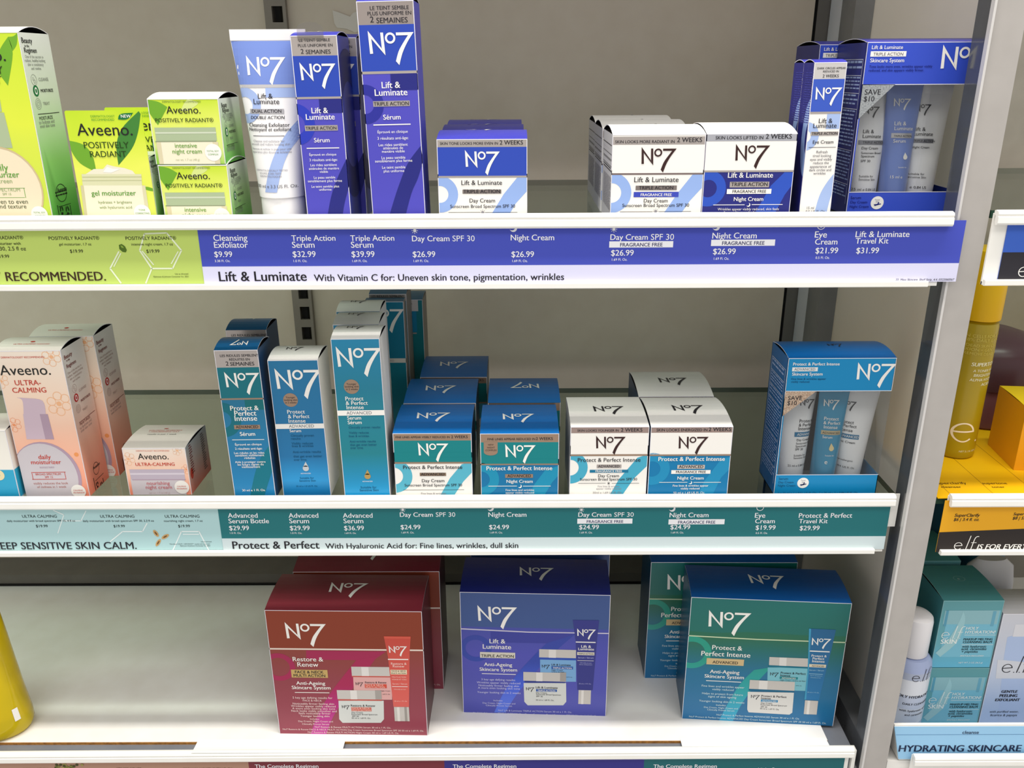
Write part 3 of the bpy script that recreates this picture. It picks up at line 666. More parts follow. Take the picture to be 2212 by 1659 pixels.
# ---------------------------------------------------------------- tubes
def tube(name, x, y, z, yaw, w, h, a, b, body, crimp, capm, cap_h, cap_a, label, cat, art=None, lean=0, crimp_h=7, bands=(), round_cap=False, group=None, taper=1.0, tip=0, fr=None):
    """squeeze tube standing on its cap: a round section at the cap that flattens to the crimp (w wide) at height h"""
    R = root(name, x, y, z, yaw, lean, tip); R['depth'] = 2 * b; N = 32; hb = h - crimp_h
    def half(t): return a * taper + (w / 2 - a * taper) * t ** 1.15, b * (1 - t ** 1.35) + .5
    def ring_at(zz):
        t = (zz - cap_h) / (hb - cap_h); A, B = half(max(0, min(1, t))); return [(A * math.cos(2 * math.pi * i / N), B * math.sin(2 * math.pi * i / N), zz) for i in range(N)]
    zs = [cap_h + (hb - cap_h) * i / 40 for i in range(41)]
    M = Mesh()
    A, B = half(0)
    rings = [[(A * k * math.cos(2 * math.pi * i / N), B * k * math.sin(2 * math.pi * i / N), zz) for i in range(N)] for k, zz in ((.8, cap_h - 1.5), (.94, cap_h - .7))] + [ring_at(q) for q in zs]
    def mf(k):
        zz = rings[k + 1][0][2]
        for z0, z1, m in bands:
            if z0 <= zz <= z1: return m
        return body
    M.loft(rings, body, True, mf)
    C = Mesh(); X = w / 2
    pts = [[(-X, -.7, hb), (X, -.7, hb), (X, .7, hb), (-X, .7, hb)], [(-X, -.6, h), (X, -.6, h), (X, .6, h), (-X, .6, h)]]
    C.loft(pts, crimp); C.build('crimped_end', R)
    if cap_h > 0 and capm:
        Q = Mesh(); ca = cap_a; kk = b / a
        prof = [(.9, 0), (1, .8), (1, cap_h * .9), (.97, cap_h)] if not round_cap else [(.8, 0), (.95, cap_h * .12), (1, cap_h * .3), (1, cap_h)]
        Q.loft([[(ca * k * math.cos(2 * math.pi * i / N), max(kk, .75) * ca * k * math.sin(2 * math.pi * i / N), zz) for i in range(N)] for k, zz in prof], capm); Q.build('cap', R, smooth=True)
    def fn(u, v, l):
        zz = h - v; t = max(0, min(1, (zz - cap_h) / (hb - cap_h))); A, B = half(t); xx = max(-A * .985, min(A * .985, u - X))
        return V(xx, -B * math.sqrt(max(0, 1 - (xx / A) ** 2)) - l - .12, zz)
    pg = Page(M, rmat(R), (-X, -b * .6, h), (1, 0, 0), (0, 0, -1), w, h, fn=fn); pg.xm = 0
    if art: art(pg, R, half)
    M.build('tube_body', R, smooth=True)
    return tag(R, label, cat, group)
TW = paint('white_tube', '#eceaea', '#f1efef', .3, bump=0); TB = mat('#6f86c9', .3, coat=.3)
def art_exf(p, R, half):
    p.view(*K2)
    p.rect(60, 302, 640, 632, TB, 1); p.rect(60, 632, 660, 656, mat('#c6c4c6', .3, .4), 2)
    S = mat('#9db1dd', .35); p.ring(225, 790, 128, 62, S, 1); p.rect(384, 656, 660, 728, S, 1)
    p.strip([(640, 880), (560, 980), (480, 1130), (430, 1280), (404, 1428)], [(700, 900), (650, 1010), (570, 1140), (525, 1280), (498, 1428)], S, 1)
    p.lines([('Lift &', 383, 737, 116), ('Luminate', 393, 778, 202)], INK, 4, .006); p.rect(268, 814, 528, 850, mat('#b4b2b6', .35, .4), 3); p.text('DUAL ACTION', 397, 842, 230, INK, 5, .012)
    p.text('DOUBLE ACTION', 404, 889, 262, INK, 4, .012, it=.15); p.text('Cleansing Exfoliator', 416, 946, 314, INK, 4, .008); p.text('Nettoyant et exfoliant', 420, 978, 326, INK, 4, .008, it=.12)
    p.rect(296, 1012, 538, 1016, INK, 3)
    p.lines([('Cleanse and exfoliate for', 420, 1060, 244), ('smooth and radiant looking skin', 430, 1083, 300), ('Nettoie et exfolie la peau pour une', 438, 1117, 302), ('apparence plus douce et éclatante', 440, 1140, 304), ('DERMATOLOGICALLY TESTED', 447, 1273, 246), ('SOUMIS À DES TESTS', 442, 1296, 172), ('DERMATOLOGIQUES', 445, 1317, 172)], GREYINK)
    p.text('100 ml e 3.3 US Fl. Oz.', 478, 1396, 322, mat('#6a6a70', .4))
    m = Mesh(); p.to(m).mark(220, 412, 298, WHITE, 4); m.build('logo', R)
tube('cleanser_tube', -181.5, 680, ST, 0, 56, 142, 17.5, 18.5, TW, TW, TW, 22, 16.8, 'white and blue cleanser tube standing on its cap beside the shorter serum carton', 'tube', art_exf, crimp_h=7.5)
tube('cleanser_tube', -171, 726, ST, 0, 56, 142, 17.5, 18.5, TW, TW, TW, 22, 16.8, 'white cleanser tube mostly hidden behind the front white and blue tube', 'tube', None, crimp_h=7.5)

# ---------------------------------------------------------------- window boxes holding three small tubes
def window_box(x, y, z, w, h, d, yaw, K, col, side, lidm, head, foot, xw, label, group, foilpts, art, bulge, lid_art=None):
    a = math.radians(yaw); R = root('travel_kit_box', x - math.sin(a) * d / 2, y + math.cos(a) * d / 2, z, yaw); R['depth'] = d
    X, Y = w / 2, d / 2; mw = rmat(R); LIN = mat('#b9b6b2', .5); T = .6
    tmp = Page(Mesh(), mw, (-X, -Y, h), (1, 0, 0), (0, 0, -1), w, h).view(*K)
    vh, vf = tmp.uv(xw, head)[1], tmp.uv(xw, foot)[1]; zh, zf = h - vh, h - vf
    M = Mesh()
    M.box(-X, Y - T, 0, X, Y, h, side); M.box(-X, -Y, 0, -X + T, Y, h, side); M.box(-X, -Y, 0, X, Y, T, side)
    M.box(-X, -Y, zh, X, -Y + T, h, col); M.box(-X, -Y, 0, X, -Y + T, zf, col); M.box(X - T, -Y, zh, X, Y, h, col); M.box(X - T, -Y, 0, X, Y, zf, col); M.box(X - T, Y - 16, zf, X, Y, zh, LIN)
    M.box(-X, -Y, zf, -X + 1.4, -Y + T, zh, col)
    fp = Page(M, mw, (-X, -Y, h), (1, 0, 0), (0, 0, -1), w, h).view(*K); fp.xm = xw
    lp = Page(M, mw, (-X, Y, h), (0, -1, 0), (0, 0, -1), d, h).view(*K)
    for v in (vh, vf): fp.urect(0, v - .25, w, v + .25, EDGE, 2)
    fp.urect(0, 0, .4, h, EDGE, 2); fp.urect(w - .4, 0, w, vh, EDGE, 2)
    rb = mat('#dfe3ea', .5)
    for v0, v1, n in ((.10, .16, 2), (.19, .27, 4), (.29, .36, 3), (.38, .60, 10), (.62, .8, 9), (.82, .9, 4)):
        u0, u1, st = 6, d - 5, (v1 - v0) * h / n; lp.urect(u0 - 1, v0 * h - 1.2, u1 + 1, v0 * h - .8, rb, 3)
        for i in range(n):
            xx = u0
            while xx < u1 - 4:
                q = min(u1, xx + random.uniform(3, 11)); lp.urect(xx, v0 * h + i * st, q, v0 * h + i * st + st * .4, mat('#9fb2d8', .5), 3); xx = q + 1.2
    for u in (4, d - 4): lp.urect(u - .25, .09 * h, u + .25, .93 * h, rb, 3)
    art(fp)
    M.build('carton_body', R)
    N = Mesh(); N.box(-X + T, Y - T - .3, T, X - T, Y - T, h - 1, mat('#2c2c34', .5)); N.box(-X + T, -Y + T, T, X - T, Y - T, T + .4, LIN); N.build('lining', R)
    L = Mesh(); n = 8
    pr = [(-Y + d * i / n, h + .05 + bulge * math.sin(math.pi * i / n) ** .85) for i in range(n + 1)]
    for i in range(n):
        (y0, z0), (y1, z1) = pr[i], pr[i + 1]; L.face([V(-X, y0, z0), V(X, y0, z0), V(X, y1, z1), V(-X, y1, z1)], lidm); L.face([V(-X, y1, z1 - .5), V(X, y1, z1 - .5), V(X, y0, z0 - .5), V(-X, y0, z0 - .5)], DARKIN)
        for sx in (-X, X): L.face([V(sx, y0, z0 - .5), V(sx, y0, z0), V(sx, y1, z1), V(sx, y1, z1 - .5)], EDGE)
    L.face([V(-X, -Y - .05, h - .4), V(X, -Y - .05, h - .4), V(X, -Y, h + .05), V(-X, -Y, h + .05)], EDGE)
    lo = L.build('top_flap', R)
    if lid_art:
        Q = Mesh(); tp = Page(Q, mw, (-X, Y, h + bulge * .6), (1, 0, 0), (0, -1, 0), w, d, fn=lambda u, v, l: V(-X + u, -Y + d * (1 - v / d), h + .15 + l + bulge * math.sin(math.pi * max(0, min(1, 1 - v / d))) ** .85)).view(*K)
        lid_art(tp); Q.build('logo', lo)
    W_ = Mesh(); W_.box(-X + 1.4, -Y + .1, zf, X - .1, -Y + .3, zh, CLEAR); W_.box(X - .3, -Y + .3, zf, X - .1, Y - 16, zh, CLEAR); W_.build('clear_window', R)
    F = Mesh(); q = Page(F, mw, (-X, -Y, h), (1, 0, 0), (0, 0, -1), w, h).view(*K)
    q.poly(foilpts[0], foilpts[1], 2); foilpts[2](q); F.build('foil_corner', R)
    return tag(R, label, 'window box', group)
def plane_badge(p, cx, cy, r, ink):
    p.disc(cx, cy, r, WHITE, 3); p.poly([(cx - r * .55, cy + r * .25), (cx + r * .5, cy + r * .1), (cx + r * .62, cy + r * .2), (cx - r * .4, cy + r * .5)], ink, 5)
    p.poly([(cx - r * .1, cy + r * .3), (cx + r * .2, cy - r * .12), (cx + r * .34, cy - r * .1), (cx + r * .16, cy + r * .3)], ink, 5); p.lines([('Travel', cx, cy - r * .35, r * .8), ('Size', cx, cy - r * .05, r * .5)], ink)
def logo_part(R, w, h, d, K, x, y, wd, m):
    M = Mesh(); Page(M, rmat(R), (-w / 2, -d / 2, h), (1, 0, 0), (0, 0, -1), w, h).view(*K).mark(x, y, wd, m, 4); M.build('logo', R)
KB = mat('#3650c6', .34); BI = mat('#1a2278', .4)
def art_kit1(p):
    p.text('Lift & Luminate', 1318, 139, 206, WHITE, 4, .006); p.rect(1210, 153, 1443, 188, WHITE, 3); p.text('TRIPLE ACTION', 1325, 182, 198, mat('#55555e', .4), 5); p.text('Skincare System', 1317, 225, 224, WHITE, 4, .01)
    p.lines([('Tone looks more even, wrinkles appear visibly', 1406, 260, 412), ('reduced, and skin appears visibly firmer.', 1377, 285, 362), ('Serum', 1113, 1118, 70), ('Day Cream', 1132, 1146, 112), ('Night Cream', 1134, 1175, 126)], BI, 4, .006); plane_badge(p, 1253, 1142, 42, BI)
def save(x1, y1, w1, x2, y2, w2): return lambda q: (q.text('SAVE', x1, y1, w1, INK, 5), q.text('$10', x2, y2, w2, INK, 5))
FOILG = paint('silver_foil', '#9aa0a4', '#d0d4d6', .22, scale=900, bump=.5, metal=.85)
fp1 = ([(1150, 369), (1372, 369), (1120, 605)], FOILG, save(1222, 437, 108, 1198, 481, 72))
KW, KH, KD = 90, 131.3, 62
kit = window_box(314.2, 700, ST, KW, KH, KD, 0, K4, KB, mat('#1d2677', .34), LIDBLUE, 370, 1072, 1400, 'blue window box with three small tubes, the front one beside the partition', 'blue window boxes', fp1, art_kit1, 3.4)
logo_part(kit, KW, KH, KD, K4, 1685, 110, 312, WHITE)
dup(kit, 300, 765, ST, 'blue window box mostly hidden, standing behind the slim eye cream cartons', group='blue window boxes')
FB = mat('#6d86cc', .28, coat=.4); FT = mat('#2b8ab0', .28, coat=.4)
def art_small(K, t1, t2, tagm, tagt, ink, lx, ly, lw, more, drop=None):
    def A(p, R, half):
        p.view(*K); p.lines(t1, ink, 4, .004)
        x0, y0, x1, y1 = t2[:4]; p.rect(x0, y0, x1, y1, tagm, 3); p.text(t2[4], t2[5], t2[6], t2[7], tagt, 5, .008); p.lines(more, ink if drop is None else ink, 4)
        if drop: p.disc(drop[0], drop[1], drop[2], drop[3], 4, 1.0); p.poly([(drop[0] - drop[2] * .85, drop[1] - drop[2] * .5), (drop[0], drop[1] - drop[2] * 2.1), (drop[0] + drop[2] * .85, drop[1] - drop[2] * .5)], drop[3], 4)
        m = Mesh(); p.to(m).mark(lx, ly, lw, ink, 4); m.build('logo', R)
    return A
ty = 700 + 18
tube('small_tube', 286.5, ty, ST + 1, 0, 33, 100, 11, 11.5, TW, TW, TW, 7, 10.5, 'small white day cream tube in the blue window box beside the silver foil corner', 'tube', lean=1, art=
     art_small(K4, [('Lift &', 1200, 688, 72), ('Luminate', 1222, 720, 124), ('Day Cream', 1205, 794, 110), ('Sunscreen Broad', 1213, 824, 132), ('Spectrum', 1188, 846, 86), ('SPF 30', 1171, 877, 60)], (1135, 735, 1300, 764, 'TRIPLE ACTION', 1236, 757, 154), mat('#8e8e96', .35, .4), INK, INK, 1180, 508, 108, [('Suitable for', 1172, 975, 90), ('Sensitive Skin', 1177, 996, 106), ('25 ml e 0.84 US', 1160, 1062, 150)]), tip=-4)
tube('small_tube', 310, ty - 4, ST + 1, 0, 29, 106, 10.5, 10.5, FB, FB, FB, 8, 10, 'small periwinkle serum tube in the middle of the blue window box', 'tube', lean=1, art=
     art_small(K4, [('Lift &', 1408, 637, 78), ('Luminate', 1430, 669, 126), ('Serum', 1398, 750, 82)], (1350, 688, 1482, 720, 'TRIPLE ACTION', 1424, 713, 122), mat('#c9c6c8', .3, .4), INK, WHITE, 1380, 455, 112, [('Suitable for', 1410, 915, 60), ('15 ml e', 1365, 982, 80)], (1432, 845, 15, WHITE)), tip=-4)
tube('small_tube', 333, ty, ST + 1, 0, 33, 100, 11, 11.5, TW, TW, TW, 7, 10.5, 'small white night cream tube in the blue window box close to the partition', 'tube', lean=1.5, art=
     art_small(K4, [('Lift &', 1537, 673, 74), ('Luminate', 1558, 705, 124), ('Night Cream', 1538, 787, 108)], (1480, 724, 1622, 752, 'TRIPLE ACTION', 1562, 746, 138), mat('#8e8e96', .35, .4), INK, INK, 1520, 492, 108, [('Suitable for', 1502, 960, 92), ('Sensitive Skin', 1506, 981, 104), ('e 0.84 US', 1510, 1048, 90)]), tip=-4)

# ================================================================== LOWER GLASS SHELF: teal and white cartons
K8 = (440, 620, 460 / 1659); K5 = (820, 760, 800 / 2212); K6 = (1600, 600, 612 / 2115)
TEALB = mat('#14707d', .34); LIDT = mat('#0d5f9e', .34); TSIDE = mat('#10486a', .36); BASE1 = grad('serum_teal_run', [(0, '#1184bd'), (.35, '#0f74a6'), (1, '#126f92')], 0, .1, .34)
BASE2 = mat('#1272a2', .34); RINGT = mat('#58b4cb', .4); GOLD = mat('#c3a15f', .35, .4); DT = mat('#0c4f74', .4)

c = Carton('serum_carton', -230.5, 675, SM, 36.4, 138.3, 36, BASE1, mat('#123f68', .36), mat('#0f5788', .34), 4.0, lean=-.7); c.view(*K8); f = c.front
f.band(625, 865, TEALB); f.band(865, 877, BRONZE, 2); f.ring(145, 1035, 146, 70, mat('#0f6a78', .34), 1); f.rect(322, 877, 520, 955, mat('#0f6c72', .34), 1)
f.strip([(535, 1205), (450, 1320), (400, 1450), (360, 1640)], [(575, 1300), (545, 1400), (505, 1520), (470, 1640)], mat('#0f7284', .34), 1)
f.lines([('Protect &', 318, 960, 225), ('Perfect', 325, 1001, 174), ('Intense', 330, 1041, 180), ('Sérum', 344, 1158, 122)], WHITE, 4, .014)
f.rect(238, 1074, 440, 1106, BRONZE, 3); f.text('ADVANCED', 340, 1099, 176, INK, 5, .012); f.rect(222, 1187, 472, 1191, WHITE, 3)
f.lines([('Éprouvé en clinique', 349, 1233, 210), ('2 résultats anti-âge:', 352, 1266, 214), ('Les ridules et les rides', 356, 1299, 238), ('semblent visiblement', 359, 1318, 228), ('réduites', 361, 1338, 88), ('Aide à protéger contre', 365, 1369, 238), ('les futurs signes du', 367, 1389, 206), ('vieillissement', 369, 1408, 144)], WHITE, 4, .006)
f.text('30 ml e 1 Fl. Oz.', 392, 1590, 184, WHITE, 4, .012)
g = c.part('claim_strip'); g.band(None, 625, FOIL, 1); g.lines([('LES RIDULES SEMBLENT', 277, 543, 302), ('RÉDUITES EN', 280, 573, 164), ('2', 185, 612, 24), ('SEMAINES', 302, 612, 190)], INK, 3, .012)
c.part('logo').mark(158, 660, 273, WHITE)
c.part('logo', c.top, True).mark(228, 426, 134, WHITE, rot=True)
sb = c.done('slim teal serum carton with silver claim strip, its lid mark upside down', 'carton', 'slim teal serum cartons')
dup(sb, -239.5, 733, SM, 'slim teal serum carton behind its twin, only lid and side showing', lean=-.5, group='slim teal serum cartons', flip=True)

def serum_white(x, y, z, w, h, d, base, lean, xw, lab, grp, rows, dark, lx, ly, lw, ring, bandy, drop, lidm, yaw=0, tip=0):
    c = Carton('serum_carton', x, y, z, w, h, d, base, PAPER, PAPER, 3.5, lean=lean, yaw=yaw); c.view(*K8); f = c.front
    f.disc(*ring, BRONZE, 3); f.lines([('Younger', ring[0], ring[1] - 14, ring[2] * 1.3), ('looking skin', ring[0] + 2, ring[1] + 6, ring[2] * 1.85), ('in 2 weeks', ring[0] + 3, ring[1] + 26, ring[2] * 1.55)], INK, 5)
    f.band(bandy[0], bandy[1], WHITE, 3, x=xw); f.text('ADVANCED', bandy[2], bandy[1] - 9, 197, mat('#70747c', .4), 5)
    f.lines(rows, WHITE, 4, .01); f.lines(dark, DT)
    f.disc(drop[0], drop[1], 24, drop[2], 4); f.poly([(drop[0] - 20, drop[1] - 13), (drop[0] - 2, drop[1] - 52), (drop[0] + 20, drop[1] - 13)], drop[2], 4); f.text('ADVANCED', drop[0], drop[1] + 44, 80, WHITE)
    c.part('logo').mark(lx, ly, lw, WHITE); c.part('logo', c.top, True).mark(lidm[0], lidm[1], lidm[2], INK)
    return c.done(lab, 'carton', grp)
B3 = grad('serum_big_run', [(0, '#18a0da'), (.12, '#128fc0'), (.3, '#0f7d8a'), (.62, '#0f7b92'), (1, '#1283ad')], 0, .15, .34)
B2 = grad('serum_mid_glow_run', [(0, '#1676b4'), (.12, '#2398d6'), (.3, '#1270a6'), (1, '#1272a0')], 0, .128, .34)  # lighter band near the foot is a reflected glow painted in
serum_white(-185.7, 680, SM, 42.4, 127.6, 40, B2, -.6, 740, 'blue serum carton with plain white lid between the slim teal and the tall cartons', None,
            [('Protect', 720, 985, 140), ('& Perfect', 741, 1021, 168), ('Intense', 728, 1056, 136), ('Serum', 716, 1130, 92)],
            [('Clinically proven', 770, 1165, 182), ('results:', 720, 1189, 80), ('Visibly reduces', 770, 1226, 168), ('lines & wrinkles', 772, 1246, 168), ('Anti-wrinkle results', 805, 1292, 220), ('that get even better', 812, 1326, 224), ('over time.', 755, 1352, 104), ('Suitable for', 805, 1494, 110), ('Sensitive Skin', 810, 1515, 130), ('30 ml e 1.0 US Fl. Oz.', 805, 1556, 170)],
            550, 632, 365, (677, 880, 57), (1065, 1103, 764), (796, 1412, mat('#cfd4d8', .3, .4)), (655, 480, 130))
big = serum_white(-130.4, 672, SM, 40.2, 148.6, 39, B3, -.5, 1220, 'tall teal serum carton with white lid, the front one of three', 'tall white lidded serum cartons',
            [('Protect', 1174, 883, 144), ('& Perfect', 1193, 917, 172), ('Intense', 1180, 951, 138), ('Serum', 1174, 1032, 112), ('Sérum', 1178, 1067, 112)],
            [('Clinically proven results:', 1255, 1100, 250), ('Visibly reduces', 1210, 1142, 155), ('lines & wrinkles.', 1212, 1168, 162), ('Anti-wrinkle results', 1240, 1210, 205), ('that get even better', 1245, 1236, 208), ('over time.', 1195, 1260, 104), ('Suitable for', 1285, 1568, 125), ('Sensitive Skin', 1290, 1590, 150)],
            1028, 462, 357, (1152, 776, 60), (960, 1000, 1213), (1277, 1474, GOLD), (1125, 315, 135))
dup(big, -137, 714, SM, 'tall teal serum carton with white lid, the middle one of three', lean=-.5, group='tall white lidded serum cartons')
dup(big, -142.5, 757, SM, 'tall teal serum carton with white lid, the rearmost of three', lean=-.5, group='tall white lidded serum cartons')

# cartons standing at the back
def back_carton(x, y, w, h, base, d=40, b=2.0, K=K8):
    c = Carton('serum_carton', x, y, SM, w, h, d, base, mat('#8f8880', .45), mat('#0f6a94', .34), b); c.view(*K); f = c.front
    return c, f
c, f = back_carton(-132.4, 838, 39.5, 136.2, mat('#137c9c', .34), 16, .4)
f.band(556, 590, mat('#e4ded6', .4), 2, x=1400); f.band(590, None, mat('#128098', .34), 1, x=1400); f.text('ADVANCED', 1420, 582, 130, GREYINK)
c.part('logo').mark(1270, 160, 290, WHITE)
c.done('tall teal carton with large white mark standing behind the three white lidded cartons', 'carton')
c, f = back_carton(-131.0, 856, 38.4, 139.6, mat('#14707d', .34))
g = c.part('claim_strip'); g.band(None, 108, FOIL, 1, x=1435); g.lines([('LES RIDULES SEMBLENT', 1433, 80, 258), ('RÉDUITES EN', 1434, 101, 140)], INK, 3, .01)
c.done('tall carton at the very back showing only its silver claim strip with dark print', 'carton')
c, f = back_carton(-113, 898, 26, 122.5, mat('#12808a', .34))
f.rect(1590, 185, 1660, 350, mat('#1286b0', .34), 1); f.rect(1590, 355, 1660, 365, FOIL, 2)
f.poly([(1605, 225), (1625, 215), (1600, 262)], WHITE, 4)
g = c.part('claim_strip'); g.rect(1500, 100, 1670, 188, mat('#d6d0cc', .4, .2), 2); g.text('FINE LINES APPEAR', 1565, 136, 120, INK, 4, .01)
c.done('narrow glimpse of a teal carton with pale claim strip at the very back', 'carton')

def cream(x, y, w, h, d, front, side, lid, lab, cat_grp, bulge, draw, yaw=0, left=None, tip=0):
    c = Carton('cream_carton', x, y, SM, w, h, d, front, side, lid, bulge, yaw=yaw, left=left); c.view(*K5)
    draw(c, c.front); return c.done(lab, 'carton', cat_grp)
def claim(c, y0, y1, m, rows):
    g = c.part('claim_strip'); g.band(y0, y1, m, 1); g.lines(rows, INK, 3, .012)
def d_dc(c, f):
    f.band(530, 658, mat('#0f8084', .36)); f.band(658, 668, BRONZE, 2); f.ring(84, 742, 112, 56, RINGT, 1); f.rect(40, 600, 640, 657, mat('#0f8084', .36), 2)
    f.poly([(600, 640), (490, 672), (420, 755), (350, 880), (430, 880), (500, 775), (570, 700)], RINGT, 1); f.rect(300, 630, 560, 657, mat('#0f8084', .36), 3)
    f.text('Protect & Perfect Intense', 317, 699, 356, INK, 4, .01); f.rect(240, 722, 397, 741, mat('#8d7763', .35, .4), 3); f.text('ADVANCED', 318, 738, 142, INK, 5, .012)
    f.text('Day Cream', 320, 778, 138, INK, 4, .006); f.text('Sunscreen Broad Spectrum SPF 30', 321, 803, 344, INK, 4, .006); f.rect(142, 823, 505, 825, INK, 3); f.lines([('Fine lines & wrinkles', 322, 851, 150), ('appear visibly reduced', 324, 866, 168)], GREYINK)
    claim(c, 488, 530, BRONZE, [('FINE LINES APPEAR VISIBLY REDUCED IN', 257, 515, 326), ('2 WEEKS', 477, 515, 100)])
    c.part('logo').mark(228, 540, 182, WHITE); c.part('logo', c.top, True).mark(228, 370, 197, WHITE)
dc = cream(-71.5, 672, 67.6, 63.6, 67, WHITE, mat('#123a5c', .36), mat('#0a66b0', .34), 'teal banded day cream carton with blue lid, frontmost of three in a row', 'blue lidded teal day cream cartons', 3.0, d_dc)
dup(dc, -70.6, 742, SM, 'day cream carton with dark blue lid, the middle of three in a row', group='blue lidded teal day cream cartons')
dup(dc, -62.5, 814, SM, 'day cream carton with dark blue lid, rearmost of three in a row', group='blue lidded teal day cream cartons')
def d_nc(c, f):
    f.band(540, 668, mat('#0f8084', .36)); f.band(668, 676, BRONZE, 2); R_ = mat('#1a8fb4', .36); f.ring(606, 762, 108, 52, R_, 1)
    f.poly([(1085, 676), (990, 705), (925, 790), (880, 880), (970, 880), (1030, 780), (1085, 720)], R_, 1); f.rect(900, 640, 1080, 667, mat('#0f8084', .36), 2)
    f.rect(622, 538, 705, 600, BRONZE, 3); f.disc(663.5, 598, 41, BRONZE, 3, .55); f.lines([('NEW', 664, 559, 34), ('NIGHT', 665, 576, 46), ('COMPLEX', 666, 592, 68)], BROWNINK, 5)
    f.text('Protect & Perfect Intense', 834, 706, 396, WHITE, 4, .014); f.rect(750, 730, 916, 752, BRONZE, 3); f.text('ADVANCED', 834, 748, 142, INK, 5, .012); f.text('Night Cream', 836, 782, 160, WHITE, 4, .014)
    f.rect(650, 800, 820, 803, WHITE, 3); f.rect(856, 800, 1022, 803, WHITE, 3); moon(f, 838, 802, 11, WHITE); f.lines([('Fine lines and wrinkles', 838, 830, 172), ('appear visibly reduced', 838, 846, 172)], WHITE)
    claim(c, 490, 540, BRONZE, [('FINE LINES APPEAR REDUCED IN', 787, 527, 288), ('2 WEEKS', 984, 526, 102)])
    c.part('logo').mark(750, 550, 182, WHITE); c.part('logo', c.top, True).mark(735, 377, 188, WHITE)
nc = cream(3.6, 672, 67.8, 63, 67, mat('#1072a4', .36), mat('#0e4a70', .36), mat('#0a66b0', .34), 'teal and blue night cream carton with a bronze tab beside its mark', 'blue lidded night cream cartons', 3.0, d_nc)
dup(nc, 8.4, 744, SM, 'night cream carton with blue lid turned back to front, its lid mark upside down', group='blue lidded night cream cartons', flip=True)
def d_fd(c, f):
    f.band(612, 622, BRONZE, 2); S = mat('#46a9c6', .4); f.ring(1137, 692, 106, 52, S, 1); f.rect(1100, 560, 1700, 611, WHITE, 2)
    f.poly([(1640, 600), (1540, 632), (1430, 760), (1360, 880), (1432, 880), (1520, 755), (1640, 640)], S, 1)
    f.text('Protect & Perfect Intense', 1370, 656, 378, INK, 4, .006); f.rect(1297, 673, 1444, 693, FOIL, 3); f.text('ADVANCED', 1369, 690, 128, INK, 5, .012)
    f.rect(1255, 704, 1485, 721, mat('#12749a', .4), 3); f.text('FRAGRANCE FREE', 1368, 718, 160, WHITE, 5, .012); f.text('Day Cream', 1367, 748, 128, INK, 4, .006); f.text('Sunscreen Broad Spectrum SPF 30', 1367, 768, 342, INK, 4, .006)
    f.rect(1187, 784, 1350, 786, INK, 3); f.rect(1386, 784, 1550, 786, INK, 3); sun(f, 1368, 785, 9, INK); f.lines([('Fine lines & wrinkles', 1368, 808, 132), ('appear visibly reduced', 1368, 822, 150), ('50ml e 1.69 US Fl. Oz.', 1360, 846, 176)], GREYINK)
    claim(c, 445, 485, mat('#a8938c', .33, .5), [('SKIN LOOKS YOUNGER IN', 1305, 476, 248), ('2 WEEKS', 1505, 476, 130)])
    c.part('logo').mark(1293, 500, 177, BROWNINK); c.part('logo', c.top, True).mark(1272, 330, 184, INK)
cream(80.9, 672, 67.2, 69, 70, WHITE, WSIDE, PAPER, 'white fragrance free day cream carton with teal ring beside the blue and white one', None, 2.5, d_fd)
def d_fn(c, f):
    f.band(483, 612, WHITE); f.band(612, 621, BRONZE, 3); S = mat('#1e8cba', .36); f.ring(1627, 700, 106, 50, S, 1)
    f.poly([(2130, 621), (2040, 640), (1940, 770), (1890, 880), (1975, 880), (2040, 750), (2130, 660)], S, 1)
    f.text('Protect & Perfect Intense', 1862, 651, 400, WHITE, 4, .014); f.rect(1778, 675, 1942, 698, mat('#cfc4bb', .35, .3), 3); f.text('ADVANCED', 1860, 693, 146, INK, 5, .012)
    f.rect(1742, 706, 1976, 728, WHITE, 3); f.text('FRAGRANCE FREE', 1858, 723, 180, INK, 5, .012); f.text('Night Cream', 1856, 762, 160, WHITE, 4, .014); f.rect(1670, 777, 1838, 780, WHITE, 3); f.rect(1874, 777, 2038, 780, WHITE, 3); moon(f, 1856, 780, 10, WHITE)
    f.lines([('Fine lines & wrinkles appear', 1856, 804, 214), ('visibly reduced', 1854, 821, 114), ('50 ml e 1.69 US Fl. Oz.', 1848, 847, 190)], WHITE, 4, .006)
    claim(c, 443, 483, mat('#a8938c', .33, .5), [('SKIN LOOKS ENERGIZED IN', 1806, 474, 306), ('2 WEEKS', 2032, 473, 136)])
    c.part('logo').mark(1788, 500, 178, BROWNINK); c.part('logo', c.top, True).mark(1740, 328, 188, INK)
fn = cream(151.0, 672, 70.2, 68.7, 69, mat('#0f78ac', .36), mat('#0f6496', .36), PAPER, 'blue and white night cream carton, the front one of two, with white domed lid', 'blue and white night cream cartons', 4.2, d_fn, left=mat('#123f66', .36))
dup(fn, 150.2, 744, SM, 'blue and white night cream carton standing behind its twin, white lid showing', group='blue and white night cream cartons')

